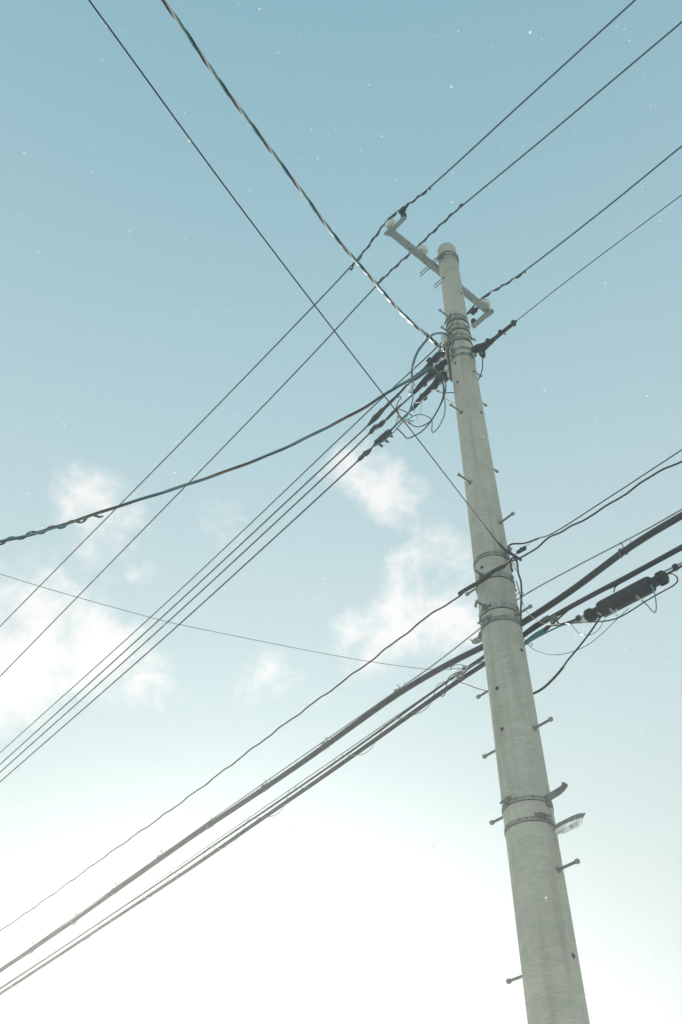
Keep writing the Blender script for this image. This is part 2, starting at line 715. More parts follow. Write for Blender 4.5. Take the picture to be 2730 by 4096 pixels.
SEAMS = [('J', 600, 150), ('J', 850, 1815), ('Q', 650, 1145), ('Q', 790, 2058), ('D', 930, 418), ('E', 650, 556)]
for z, x, y in SEAMS:
    h = pole_z(z, x, y)
    r = pole_r(h)
    c = axis_pt(h)
    MB().lathe(c, ZUP, [(-.0028, r - .002), (-.0025, r + .0010), (.0025, r + .0010), (.0028, r - .002)], 64, cap=False) \
        .build('seam_ring', 'chalk_line', pole, origin=c)


# ------------------------------------------------------------------ bands round the pole
def ang_of(d):
    return math.atan2(d.y, d.x)


def polar(h, a, r):
    return Vector((POLE.x + cos(a) * r, POLE.y + sin(a) * r, h))


FRONT = math.atan2(-POLE.y, -POLE.x)       # towards the camera


def perforated_band(parent, h, width=.034, slots=44, gap=.004, th=.003, mat='zinc_band'):
    """steel strap with real slots: three rows of faces, the middle row left open where the slots are"""
    mb = MB()
    seg = slots * 3
    rows = [-width / 2, -width * .20, width * .20, width / 2]

    def vid(i, j, outer):
        return ((i % seg) * 4 + j) * 2 + outer
    for i in range(seg):
        a = 2 * pi * i / seg
        for q in rows:
            r = pole_r(h + q) + gap * .4
            mb.v.append(polar(h + q, a, r))
            mb.v.append(polar(h + q, a, r + th))
    for i in range(seg):
        for j in range(3):
            if j == 1 and i % 3 != 0:
                continue
            for o in (0, 1):
                mb.f.append((vid(i, j, o), vid(i + 1, j, o), vid(i + 1, j + 1, o), vid(i, j + 1, o)))
        for j in (0, 1, 2, 3):
            mb.f.append((vid(i, j, 0), vid(i + 1, j, 0), vid(i + 1, j, 1), vid(i, j, 1)))
    return mb.build('strap', mat, parent)


def plain_band(parent, h, width=.045, th=.005, mat='zinc_band', name='strap'):
    r0, r1 = pole_r(h - width / 2) + .001, pole_r(h + width / 2) + .001
    return MB().lathe(axis_pt(h), ZUP, [(-width / 2, r0 - .004), (-width / 2, r0 + th), (width / 2, r1 + th), (width / 2, r1 - .004)], 64, cap=False).build(name, mat, parent)


def band_thing(h, label, group='steel bands round the pole'):
    return thing('pole_band', axis_pt(h), label, 'pole band', group)


def nut(mb, p, d, r=.012, L=.012):
    mb.lathe(p, d, [(0, r), (L, r)], 6)


def stud(parent, p, d, length, r=.006, name='stud', mat='galvanised_dark', nuts=(0.02,)):
    mb = MB().rod(p, p + d * length, r, 8)
    for q in nuts:
        nut(mb, p + d * q, d, r * 1.9, r * 1.7)
    return mb.build(name, mat, parent)


# top band below the pole tip
hb = pole_z('H', 400, 505)
b = band_thing(hb, 'plain steel band nearest the tip of the pole, with square clamp plate')
plain_band(b, hb, .022, .004)
cp = on_pole('H', 265, 490, .006)
d0 = (cp - axis_pt(cp.z)).normalized()
t0 = ZUP.cross(d0).normalized()
MB().box(cp + d0 * .006, t0 * .028, d0 * .006, ZUP * .026).build('clamp_plate', 'galvanised', b, bevel=.002)
MB().box(cp + d0 * .012 - ZUP * .034 + t0 * .004, t0 * .022, d0 * .012, ZUP * .004).build('clamp_lip', 'galvanised_dark', b)
stud(b, cp + t0 * -.06 + d0 * .012, t0, .12, .005, 'clamp_bolt', nuts=(.008, .1))

# three toggle bands
for (zx, zy), (tx, ty), word in [((640, 588), (560, 470), 'uppermost'), ((720, 888), (620, 770), 'middle'), ((790, 1208), (740, 1080), 'lowest')]:
    h = pole_z('T', zx, zy) + .012
    b = band_thing(h, word + ' of the three slotted bands with toggle buckles high on the pole')
    perforated_band(b, h, .036, 40)
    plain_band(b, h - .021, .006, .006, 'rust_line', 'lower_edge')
    P = on_pole('T', tx, ty, .012)
    a = ang_of(P - axis_pt(P.z))
    rr = pole_r(h) + .02

    def pt(da, dz, out=0.0):
        return polar(h + dz, a + da, rr + out)
    MB().tube([pt(.95, .012), pt(.45, .022, .008), pt(0, .026, .012), pt(-.25, .024, .01)], .0055, 7)  .build('tension_bolt', 'galvanised_dark', b)
    MB().tube([pt(.06, .010, .002), pt(.04, .030, .014), pt(.03, .046, .018)], .0055, 7).build('peg', 'galvanised_dark', b)
    MB().tube([pt(-.22, .046, .016), pt(-.34, .028, .014), pt(-.50, .012, .012), pt(-.80, .004, .008), pt(-1.15, .006, .004)], [.005, .009, .011, .008, .004], 7).build('toggle_lever', 'galvanised_dark', b)
    MB().box(pt(.55, .0, -.012), (polar(0, a + .55 + pi / 2, 1) - polar(0, 0, 0)) * 0 + Vector((-sin(a + .55), cos(a + .55), 0)) * .022, Vector((cos(a + .55), sin(a + .55), 0)) * .004, ZUP * .016).build('buckle_plate', 'galvanised', b)

for (zx, zy), lab in [((830, 1500), 'slotted steel band just above the casting that holds the black right-hand clamp'),
                      ((860, 1690), 'slotted steel band passing through the casting that holds the black right-hand clamp')]:
    h = pole_z('T', zx, zy) + .006
    b = band_thing(h, lab)
    perforated_band(b, h, .034, 40)
    a = FRONT + .1
    P = polar(h, a, pole_r(h) + .004)
    MB().lathe(P, P - axis_pt(h), [(0, .011), (.008, .011), (.010, .008)], 6).build('bolt_head', 'galvanised_dark', b)
    P = polar(h + .01, FRONT + .85, pole_r(h) + .012)
    stud(b, P - ZUP * .01, Vector((cos(FRONT + 1.5), sin(FRONT + 1.5), .5)).normalized(), .09, .006, 'tension_bolt', nuts=(.01, .05))
    a2 = FRONT - .85
    P = polar(h, a2, pole_r(h) + .01)
    stud(b, P, Vector((cos(a2 + 1.2), sin(a2 + 1.2), .6)).normalized(), .09, .006, 'tension_bolt', nuts=(.01,))

# slotted band that carries the telephone drop, and the two slotted bands lower down
b1h = pole_z('Q', 590, 500)
b = band_thing(b1h, 'slotted steel band where the thin overhead drop wire is tied')
perforated_band(b, b1h, .036, 46)
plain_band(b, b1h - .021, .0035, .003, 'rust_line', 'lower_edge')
Pq = on_pole('Q', 800, 560, .01)
MB().box(Pq, N * .02, U * .012, ZUP * .022).build('buckle_plate', 'galvanised_dark', b, bevel=.002)

b3h = pole_z('Q', 730, 1645)
b = band_thing(b3h, 'slotted steel band just below the two broad suspension bands')
perforated_band(b, b3h, .036, 48)
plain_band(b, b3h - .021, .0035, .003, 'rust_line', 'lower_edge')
Pq = on_pole('Q', 440, 1690, .014)
dq = (Pq - axis_pt(Pq.z)).normalized()
tq = ZUP.cross(dq).normalized()
MB().box(Pq - tq * .012, tq * .026, dq * .008, ZUP * .022).build('buckle_plate', 'galvanised', b, bevel=.002)
stud(b, Pq + dq * .01 + tq * .05, -tq, .12, .007, 'tension_bolt', nuts=(.03, .075))

for (x, y), lab, plate in [((640, 697), 'upper of two slotted bands low on the pole, holding the bent bracket', (430, 725)),
                           ((700, 900), 'lower of two slotted bands low on the pole, beside the pale bracket', (770, 872))]:
    h = pole_z('E', x, y)
    b = band_thing(h, lab)
    perforated_band(b, h, .026, 50)
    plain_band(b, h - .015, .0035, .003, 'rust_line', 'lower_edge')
    Pq = on_pole('E', *plate, .012)
    dq = (Pq - axis_pt(Pq.z)).normalized()
    tq = ZUP.cross(dq).normalized()
    MB().box(Pq, tq * .020, dq * .007, ZUP * .017).build('buckle_plate', 'galvanised_dark', b, bevel=.002)
    stud(b, Pq + dq * .008 - tq * .05, tq, .1, .006, 'tension_bolt', nuts=(.02, .06))


# broad suspension bands with lugs
def suspension_band(z, x, y, label, lug, rodp, word):
    h = pole_z(z, x, y)
    b = band_thing(h, label)
    r = pole_r(h)
    plain_band(b, h, .052, .006)
    plain_band(b, h - .029, .006, .003, 'rust_line', 'lower_edge')  # dark ring paints the shade line below the strap
    # lug: the strap leaves the pole on the right and ends in a bolted ear
    Lp = on_plane('Q', *lug, Vector((cos(FRONT), sin(FRONT), 0)), .05)
    a_l = FRONT + 0.75
    pts, ths = [], []
    for t in np.linspace(0, 1, 7):
        q0 = polar(h, FRONT + .15 + .75 * t, r + .010)
        q1 = Vector((Lp.x, Lp.y, h + .004))
        w_ = t * t * (3 - 2 * t)
        pts.append(q0.lerp(q1, w_))
    for i in range(len(pts)):
        tg = (pts[min(i + 1, 6)] - pts[max(i - 1, 0)]).normalized()
        ths.append(tg.cross(ZUP).normalized() * .003)
    MB().strip(pts, ZUP * .024, ths).build('ear', 'galvanised', b, bevel=.0015)
    tg = (pts[-1] - pts[-2]).normalized()
    nd_ = tg.cross(ZUP).normalized()
    if nd_.dot(CAM - pts[-1]) < 0:
        nd_ = -nd_
    e = pts[-1] - tg * .02
    MB().lathe(e + nd_ * .003, nd_, [(0, .017), (.006, .017), (.010, .012)], 8).build('ear_bolt', 'galvanised_dark', b)
    MB().box(pts[-1] - nd_ * .03 + tg * .004, tg * .022, nd_ * .02, ZUP * .026).build('clevis', 'galvanised_dark', b, bevel=.004)
    stud(b, pts[-1] - nd_ * .03 - ZUP * .02, (tg - ZUP * .7).normalized(), .075, .011, 'clevis_pin', 'galvanised', nuts=())
    # draw bolt on the left
    P = on_pole('Q', *rodp, .006)
    d = (P - axis_pt(P.z)).normalized()
    stud(b, P, (d + -N * .9 + ZUP * .1).normalized(), .085, .0105, 'draw_bolt', 'galvanised_dark', nuts=(.0, .012))
    for da in (.22, -.22):
        P2 = polar(h + .002, ang_of(d) + da, r + .0065)
        MB().lathe(P2, P2 - axis_pt(P2.z), [(0, .009), (.0015, .009)], 10).build('bolt_slot', 'hole_dark', b)
    # tail behind the pole on the left
    Pt = axis_pt(h - .04) + U * (r + .035) - N * .02
    MB().strip([Pt - U * .01, Pt + U * .012 - ZUP * .03, Pt + U * .016 - ZUP * .055], N * .009, [U * .004 + ZUP * .002] * 3).build('tail_tab', 'galvanised_dark', b, bevel=.001)
    return b


suspension_band('Q', 620, 870, 'upper broad suspension band, crossed by the sleeved front cable', (900, 880), (380, 930), 'upper')
suspension_band('Q', 690, 1420, 'lower broad suspension band, beside the near step bolt', (985, 1425), (430, 1490), 'lower')

# ================================================================== CROSSARM
AO = .135                                    # beam axis, behind the pole
AL = on_plane('A', 250, 300, U, AO)
AR = on_plane('A', 1128, 1062, U, AO)
AH = (AL.z + AR.z) / 2
sL, sR = (AL - POLE).dot(N), (AR - POLE).dot(N)


def arm_pt(s, dz=0.0, du=0.0):
    return POLE + U * (AO + du) + N * s + ZUP * (AH + dz)


arm = thing('crossarm', arm_pt(0), 'galvanised square steel crossarm across the pole top', 'crossarm')
mb = MB()
hw = .031
outer = [(-hw, -hw), (hw, -hw), (hw, hw), (-hw, hw)]
inner = [(x * .86, y * .86) for x, y in outer]
for s in (sL - .02, sR + .02):
    for a_, c_ in outer + inner:
        mb.v.append(arm_pt(s, c_, a_))
for j in range(4):
    k2 = (j + 1) % 4
    mb.f.append((j, k2, 8 + k2, 8 + j))
    mb.f.append((4 + k2, 4 + j, 12 + j, 12 + k2))
    mb.f.append((j, k2, 4 + k2, 4 + j))
    mb.f.append((8 + k2, 8 + j, 12 + j, 12 + k2))
mb.build('beam', 'galvanised', arm, bevel=.002)
for s in (sL + .22, -.24, .42):
    p = arm_pt(s, -.004, -hw - .0012)
    MB().box(p, N * .011, U * .0016, ZUP * .006).build('slot', 'hole_dark', arm)
    p = arm_pt(s + .05, -hw - .0012, 0)
    MB().lathe(p, -ZUP, [(0, .008), (.0014, .008)], 10).build('bolt_hole', 'hole_dark', arm)
# u-bolts round the pole
rt_ = pole_r(AH) + .008
for dz in (-.018, .040):
    path = [arm_pt(-rt_, dz, .17)]
    path.append(POLE - N * rt_ + ZUP * (AH + dz))
    for a in np.linspace(0, pi, 13)[1:-1]:
        path.append(POLE + ZUP * (AH + dz) - N * (rt_ * cos(a)) - U * (rt_ * sin(a)))
    path.append(POLE + N * rt_ + ZUP * (AH + dz))
    path.append(arm_pt(rt_, dz, .17))
    mb = MB().tube(path, .0058, 8)
    for sg in (-1, 1):
        nut(mb, arm_pt(sg * rt_, dz, hw + .002), U, .012, .010)
    mb.build('u_bolt', 'galvanised_dark', arm)
# end brackets
eb = thing('end_bracket', arm_pt(sL), 'short galvanised bracket on the left crossarm end, reaching up to the right', 'bracket', 'crossarm end brackets')
tipL = on_plane('A', 375, 222, N, sL - .005)
dL = (Vector((tipL.x, tipL.y, 0)) - Vector((arm_pt(sL).x, arm_pt(sL).y, 0))).dot(-U)
mb = MB()
mb.box(arm_pt(sL - .01, -hw - .006, -(dL) / 2 + .01), U * (dL / 2 + .03), N * .020, ZUP * .016)
mb.build('channel', 'galvanised', eb, bevel=.003)
MB().box(arm_pt(sL - .034, -hw + .006, .02), U * .035, N * .003, ZUP * .026).build('end_plate', 'galvanised', eb, bevel=.001)
aL = arm_pt(sL, -hw + .045, -dL + .005)
arr = thing('surge_gap', aL, 'small black domed gap fitting on the left end bracket', 'surge fitting', 'black gap fittings on the brackets')
MB().lathe(aL - ZUP * .035, ZUP, [(0, .012), (.035, .012)], 10).build('stem', 'galvanised', arr)
MB().lathe(aL, ZUP, [(0, .026), (.008, .030), (.045, .030), (.062, .024), (.072, .012), (.075, .003)], 16).build('dome', 'cover_black', arr)

eb = thing('end_bracket', arm_pt(sR), 'short galvanised bracket on the right crossarm end, reaching down to the left', 'bracket', 'crossarm end brackets')
tipR = on_plane('A', 1005, 1155, N, sR)
dR = (tipR - arm_pt(sR)).dot(U)
mb = MB()
mb.box(arm_pt(sR, -hw - .022, dR / 2), U * (dR / 2 + .03), N * .022, ZUP * .020)
mb.build('channel', 'galvanised', eb, bevel=.003)
MB().box(arm_pt(sR + .026, -hw - .004, -.01), U * .045, N * .003, ZUP * .035).build('end_plate', 'galvanised', eb, bevel=.001)
aR = arm_pt(sR, -hw + .02, dR + .005)
arr = thing('surge_gap', aR, 'small black domed gap fitting on the right end bracket', 'surge fitting', 'black gap fittings on the brackets')
MB().lathe(aR - ZUP * .03, ZUP, [(0, .012), (.03, .012)], 10).build('stem', 'galvanised', arr)
MB().lathe(aR, ZUP, [(0, .026), (.008, .030), (.045, .030), (.062, .024), (.072, .012), (.075, .003)], 16).build('dome', 'cover_black', arr)


# ------------------------------------------------------------------ insulators and high-voltage lines
def insulator(s, label, dz=.03):
    o = arm_pt(s, hw + dz)
    t = thing('insulator', o, label, 'insulator', 'white pin insulators on the crossarm')
    MB().lathe(o - ZUP * .13, ZUP, [(0, .009), (.06, .009), (.06, .017), (.072, .017), (.072, .011), (.16, .011)], 10).build('pin', 'galvanised', t)
    # bell with a hollow underside, seen from below
    prof = [(.052, .014), (.046, .030), (.030, .036), (.028, .046), (.034, .054), (.046, .057), (.058, .057), (.076, .052), (.094, .042),
            (.106, .033), (.114, .030), (.124, .034), (.134, .034), (.144, .026), (.150, .010)]
    prof = [(h_, r_ * 1.12) for h_, r_ in prof]
    MB().lathe(o, ZUP, prof, 28).build('bell', 'porcelain', t)
    MB().lathe(o, ZUP, [(.050, .0640), (.051, .0650), (.057, .0650), (.058, .0636)], 28, cap=False).build('glaze_line', 'glaze_blue', t)
    return o + ZUP * .128


sM = (on_plane('A', 532, 505, U, AO) - POLE).dot(N)
gL = insulator(sL + .015, 'white porcelain insulator at the left end of the crossarm', .05)
gM = insulator(sM, 'white porcelain insulator on the crossarm between its left end and the pole')
gR = insulator(sR - .035, 'white porcelain insulator at the right end of the crossarm', .0)


def hv_line(name, gpt, left, right, label):
    """runs through the insulator groove; left and right are picture points along it"""
    s = (gpt - POLE).dot(N)
    side = -N * .038
    L = [on_plane(z, x, y, N, s - .038) for z, x, y in left]
    R_ = [on_plane(z, x, y, N, s - .038) for z, x, y in right]
    pts = extend(R_[::-1] + [gpt + side] + L, 12, 22)
    path = resample(smooth(pts, 10), .12)
    o = MB().tube(path, .0078, 7).build(name, 'wire_green_black')
    tag(o, label, 'power line', 'high voltage lines over the crossarm')
    # preformed tie wound on the line either side of the insulator
    for dirn, far in ((L[0], 1), (R_[0], -1)):
        d = (dirn - (gpt + side)).normalized()
        a, b_ = gpt + side + d * .02, gpt + side + d * .62
        MB().tube(helix([a, b_], .0085, .15, step=.010), .0085, 6).build('tie_wrap', 'rubber', o)
        MB().ball(b_, .014, 8, 5, (1, 1, .8)).build('tie_end', 'rubber', o)
    return o, s


hv1, s1 = hv_line('power_line', gL, [('O', 820, 885), ('O', 0, 1760), ('P', 0, 1440)], [('O', 1300, 412), ('P', 1200, 237), ('P', 1460, 0)],
                  'black high voltage line over the left crossarm insulator')
hv2, s2 = hv_line('power_line', gM, [('O', 1045, 1080), ('O', 170, 2010), ('P', 0, 1555)], [('O', 1540, 620), ('P', 1250, 318), ('P', 1568, 50)],
                  'black high voltage line over the middle crossarm insulator')
hv3, s3 = hv_line('power_line', gR, [('S', 1300, 50), ('S', 430, 865), ('K', 1568, 1075), ('P', 0, 1730)], [('A', 1330, 770), ('P', 1380, 488), ('P', 1568, 335)],
                  'black high voltage line over the right crossarm insulator, passing behind the pole')
# block covers on the lines
for s_, z, x, y, par, lab in [(s1, 'A', 358, 140, hv1, ''), (s3, 'A', 1000, 1042, hv3, '')]:
    c = on_plane(z, x, y, N, s_ - .038)
    o = MB().box(c, U * .036, N * .022, ZUP * .024).build('line_cover', 'cover_black', par, bevel=.004)
    MB().lathe(c - U * .036, -U, [(0, .018), (.03, .014), (.05, .012)], 10).build('sleeve', 'cover_black', o)

# ================================================================== LOW-VOLTAGE RACK AND DEAD ENDS
hA = pole_z('T', 780, 1500)
rack_top, rack_bot = on_plane('I', 380, 880, N, -.02).z, on_plane('I', 400, 1180, N, -.02).z
rack = thing('secondary_rack', axis_pt(rack_bot) + U * pole_r(rack_bot), 'steel secondary rack with pale spools behind the left edge of the pole', 'insulator rack')
rb = pole_r(9) + .012
MB().box(axis_pt((rack_top + rack_bot) / 2 + .03) + U * rb - N * .045, U * .006, N * .02, ZUP * ((rack_top - rack_bot) / 2 + .16)).build('back_strap', 'galvanised', rack, bevel=.002)
for z, x, y, sc in [('I', 325, 600, 1.25), ('I', 320, 720, .7), ('I', 350, 930, .9), ('I', 365, 1085, .9), ('I', 395, 1160, .7)]:
    c = on_plane(z, x, y, N, -.03)
    MB().lathe(c - ZUP * .035 * sc, ZUP, [(0, .016 * sc), (.004 * sc, .034 * sc), (.022 * sc, .036 * sc), (.030 * sc, .022 * sc), (.042 * sc, .022 * sc),
                                         (.050 * sc, .036 * sc), (.066 * sc, .034 * sc), (.07 * sc, .016 * sc)], 18).build('spool', 'porcelain', rack)
    p0 = axis_pt(c.z) + U * pole_r(c.z)
    MB().rod(p0 - N * .03, c - ZUP * .01, .006, 8).build('spool_arm', 'galvanised', rack)

S0 = -.03


def SP(*pts, s=S0):
    return [on_plane('S', x, y, N, s) for x, y in pts]


def cover(pts, label, rr, wedges=()):
    """black rubber dead-end cover: pts are picture points, rr half-widths in picture zoom pixels"""
    P = SP(*pts)
    scl = .00072
    path = smooth(P, 5)
    rad = np.interp(np.linspace(0, 1, len(path)), np.linspace(0, 1, len(rr)), rr) * scl
    o = thing('dead_end_cover', P[0], label, 'wire cover', 'black dead end covers beside the pole')
    MB().tube(path, list(rad), 8, ra=1.0, rb=.92).build('boot', 'cover_black', o)
    for x, y, sz in wedges:
        c = SP((x, y))[0]
        MB().box(c, U * sz * scl, ZUP * sz * scl * .7, N * sz * scl * .8).build('clip', 'cover_black', o, bevel=.003)
    return o


cover([(1310, 240), (1255, 250), (1150, 345), (1085, 425), (1000, 500), (905, 575), (850, 615)], 'uppermost black dead end cover beside the pole, under the twisted drop',
      [52, 62, 52, 44, 40, 34, 14], [(1110, 300, 22), (935, 510, 14), (1085, 322, 18)])
cover([(1365, 345), (1300, 395), (1190, 480), (1130, 530), (1060, 590), (980, 675), (885, 780)], 'middle black dead end cover, fattest at its square pole end',
      [62, 72, 62, 58, 46, 38, 26], [(1140, 490, 40), (1045, 655, 26), (1030, 612, 14)])
cover([(1350, 530), (1320, 545), (1240, 600), (1190, 650), (1150, 690), (1040, 800), (960, 890), (865, 1005)], 'lowest black dead end cover with a round drum at the pole',
      [50, 78, 62, 46, 40, 36, 38, 30], [(1190, 690, 30), (1045, 845, 28), (1000, 805, 22), (850, 1020, 12)])
for a_, b_ in [((1390, 490), (1345, 525)), ((1350, 440), (1310, 480)), ((1350, 205), (1300, 245))]:
    pa, pb = SP(a_, b_)
    tag(MB().rod(pa, pb, .005, 8).build('tie_rod', 'steel_bright'),
        {490: 'thin bright tie rod at the drum of the lowest black cover', 440: 'thin bright tie rod between the middle and lowest black covers',
         205: 'thin bright tie rod at the uppermost black cover'}[a_[1]], 'tie rod', 'tie rods between rack and covers')


def lv_line(pts_s, left, label, sleeves):
    P = SP(*pts_s) + [on_plane(z, x, y, N, S0) for z, x, y in left]
    path = resample(smooth(extend(P, 0, 22), 10), .1)
    o = MB().tube(path, .0082, 7).build('power_line', 'wire_green_black')
    tag(o, label, 'power line', 'low voltage lines from the covers')
    for (pts, rr, pegs) in sleeves:
        Q = SP(*pts)
        pa = smooth(Q, 6)
        rad = np.interp(np.linspace(0, 1, len(pa)), np.linspace(0, 1, len(rr)), rr) * .00064
        rad = rad * (1 + rng.uniform(-.10, .10, len(pa)))
        sl = MB().tube(pa, list(rad), 9, ra=1, rb=.85).build('splice_sleeve', 'cover_black', o)
        for (xa, ya), (xb, yb) in pegs:
            a2, b2 = SP((xa, ya), (xb, yb))
            MB().tube([a2, b2], [.0125, .012], 8).build('peg', 'rubber', sl)
    return o


lv_line([(870, 600), (800, 665), (650, 830), (520, 955), (370, 1100), (240, 1240), (0, 1465)], [('K', 1568, 1170), ('P', 0, 1757)],
        'uppermost low voltage line, with one long ragged black sleeve',
        [([(490, 985), (455, 1010), (400, 1075), (345, 1130), (285, 1195), (240, 1240)], [12, 34, 40, 46, 40, 26, 8], []),
         ([(800, 655), (700, 770), (540, 930), (460, 1010)], [18, 20, 26, 26], [])])
lv_line([(890, 785), (780, 885), (650, 1005), (510, 1145), (380, 1250), (260, 1350), (50, 1560)], [('K', 1568, 1260), ('P', 0, 1775)],
        'middle low voltage line, with a two-humped black sleeve',
        [([(505, 1150), (470, 1175), (420, 1225), (365, 1250), (330, 1270), (300, 1315), (262, 1350)], [10, 34, 40, 44, 30, 36, 10], []),
         ([(720, 930), (640, 1010), (510, 1145)], [14, 26, 22], [])])
lv_line([(865, 1005), (780, 1085), (650, 1215), (575, 1295), (455, 1400), (345, 1500), (300, 1545)], [('B', 180, 1335), ('K', 1568, 1375), ('P', 0, 1797)],
        'lowest low voltage line, with a large black sleeve bearing three pegs',
        [([(640, 1225), (575, 1290), (555, 1310), (500, 1360), (440, 1415), (380, 1465), (345, 1500)], [14, 16, 46, 50, 52, 50, 20], [((520, 1350), (590, 1380)), ((470, 1420), (530, 1455)), ((400, 1480), (450, 1515))])])
# second small sleeve on the lowest low-voltage line
Q = [on_plane('B', x, y, N, S0) for x, y in [(310, 1215), (275, 1250), (245, 1270), (215, 1300), (180, 1335)]]
o = MB().tube(smooth(Q, 5), list(np.interp(np.linspace(0, 1, 21), [0, .2, .45, .55, .8, 1], [.008, .022, .03, .018, .022, .008])), 9).build('splice_sleeve', 'cover_black')
tag(o, 'small two-lobed black sleeve lowest and leftmost on the lowest low voltage line', 'splice sleeve')

# ------------------------------------------------------------------ twisted service drop from the top left
drop_px = [('P', 375, 0), ('P', 420, 63), ('P', 500, 180), ('P', 600, 315), ('P', 690, 435), ('P', 770, 543), ('P', 850, 635), ('P', 920, 715), ('P', 980, 770), ('P', 1020, 805)]
q = [px(*t) for t in drop_px]
base = by_depth('F', q, 6.0, 8.95)
sd = thing('service_drop', base[-1], 'twisted three-strand service drop, teal, pale and black, from the top left to the pole', 'service drop')
path = smooth(extend(base, 2.5, 0), 10)
for i, mname in enumerate(('teal', 'strand_bright', 'charcoal_wire')):
    MB().tube(helix(path, .0076, .38, i * 2 * pi / 3, .03), .0066, 7).build('strand', mname, sd)
endp = resample([base[-3] + (base[-2] - base[-3]) * .9, base[-2], base[-1]], .02)
MB().tube(helix(endp, .0165, .075, 0, .006), .0042, 6).build('guy_grip', 'steel_bright', sd)
MB().tube(helix(endp, .0165, .075, pi, .006), .0042, 6).build('guy_grip', 'charcoal_wire', sd)

# twisted cable leaving to the left
lp = [('S', 1110, 420), ('S', 1000, 480), ('S', 860, 580), ('S', 710, 655), ('S', 600, 725), ('S', 460, 810), ('S', 250, 950), ('S', 0, 1090), ('P', 640, 1036), ('P', 480, 1097), ('P', 280, 1161), ('K', 330, 520), ('P', 0, 1245)]
base2 = by_depth('F', [px(*t) for t in lp], 8.9, 8.0)
tc2 = thing('service_drop', base2[0], 'brown and teal twisted cable sagging to the left edge from beside the pole', 'service drop')
path2 = smooth(extend(base2, 0, 4), 8)
for i, mname in enumerate(('teal', 'brown', 'charcoal_wire')):
    MB().tube(helix(path2, .0076, 1.15, i * 2 * pi / 3 + 1, .05), .0068, 7).build('strand', mname, tc2)
wrap = resample(by_depth('F', [px('K', 920, 352), px('K', 560, 455), px('K', 0, 605)], 8.32, 8.0), .05)
wrap = extend(wrap, 0, 1.0)
MB().tube(helix(wrap, .0185, .165, 0, .01), .0065, 6).build('lashing', 'charcoal_wire', tc2)
MB().tube(helix(wrap, .0185, .165, .5, .01), .0065, 6).build('lashing', 'charcoal_wire', tc2)

# thin black overhead drop wire
ow = by_depth('F', [px('P', 205, 0), px('P', 520, 432), px('P', 740, 723), px('P', 1000, 1060), px('Q', 390, 0), px('Q', 645, 320)], 4.2, 7.14)
o = wire('drop_wire', extend(ow, 2, 0), .0038, 'charcoal_wire', 'thin straight black drop wire from the top left edge, crossing in front of the pole', 'drop wire')
g2 = [ow[-1]] + [on_pole('Q', 740, 420, .02), on_pole('Q', 790, 470, .03)]
MB().tube(smooth(g2 + [on_plane('Q', 860, 510, U, -.05)], 4), .0085, 8).build('wrapped_end', 'rubber', o)

# ------------------------------------------------------------------ jumpers beside the pole
JG = 'jumper wires looping beside the pole'


def jumper(strands, label, s=-.10, zoom='S'):
    """strands: list of (points, radius, material)"""
    first = on_plane(zoom, *strands[0][0][0], N, s)
    t = thing('jumper_wire', first, label, 'jumper wire', JG)
    for i, (pts, r, mat) in enumerate(strands):
        P = [on_plane(zoom, x, y, N, s - .012 * i) for x, y in pts]
        MB().tube(smooth(P, 8), r, 7).build('strand', mat, t)
    return t


def off(pts, dx, dy):
    return [(x + dx, y + dy) for x, y in pts]


loop = [(1240, 180), (1310, 175), (1375, 120), (1395, 50), (1350, -40), (1250, -65), (1130, -30), (1050, 50), (950, 180), (890, 320), (862, 450), (862, 560), (872, 640)]
jumper([(loop, .0068, 'brown'), (off(loop[:6], -6, 12) + off(loop[6:], 14, 6), .0068, 'teal')], 'large brown and teal loop over the end of the twisted drop')
jumper([([(870, 640), (880, 740), (882, 830), (850, 960), (800, 1090), (720, 1195), (610, 1320), (480, 1440), (330, 1525)], .0055, 'teal')],
       'teal wire falling from the silver connectors along the three-pegged sleeve')
jumper([([(1150, 425), (1260, 500), (1330, 610), (1340, 700), (1320, 800), (1270, 930), (1140, 1150), (1040, 1220), (950, 1246), (880, 1225), (840, 1195)], .006, 'brown'),
        ([(1120, 440), (1230, 530), (1300, 640), (1315, 760), (1255, 950), (1120, 1180), (1000, 1310), (880, 1380), (800, 1405), (745, 1350), (650, 1260)], .006, 'charcoal_wire')],
       'pair of dark wires hanging in a wide bow between covers and pole')
jumper([([(1080, 440), (1110, 412), (1160, 412), (1240, 520), (1295, 640), (1310, 800), (1330, 950), (1310, 1100), (1230, 1260), (1160, 1325), (1145, 1290), (1145, 1160), (1100, 1110), (1000, 1075), (900, 1090), (800, 1150), (700, 1205)], .0052, 'teal')],
       'teal wire bow ending in a sharp point below the covers')
jumper([([(1130, 745), (1200, 725), (1270, 760), (1330, 830), (1390, 890), (1465, 910)], .0042, 'white_wire')], 'pale wire from the lowest cover to the pole', -.06)
jumper([([(1200, 735), (1260, 762), (1340, 772), (1450, 768)], .0052, 'charcoal_wire')], 'short level black wire from the lowest cover to the pole', -.05)
jumper([([(1055, 832), (985, 895), (905, 915), (885, 950), (905, 1030), (940, 1095), (930, 1150), (900, 1165)], .0034, 'white_wire')], 'thin pale curl hanging from the lowest cover', -.08)
jumper([([(1015, 880), (990, 960), (990, 1040), (970, 1072)], .003, 'white_wire')], 'thin pale short tail left of the wide dark bow', -.08)
jumper([([(645, 985), (670, 900), (715, 845), (700, 822), (665, 838)], .0048, 'brown')], 'small brown hook above the two clear connectors', -.06)
jumper([([(690, 1000), (760, 1025), (800, 1050), (880, 1095)], .005, 'charcoal_wire')], 'short dark tail just above the clear connectors', -.05)
jumper([([(665, 1010), (680, 1070), (668, 1125)], .005, 'charcoal_wire')], 'short dark lead into the upright clear connector', -.06)
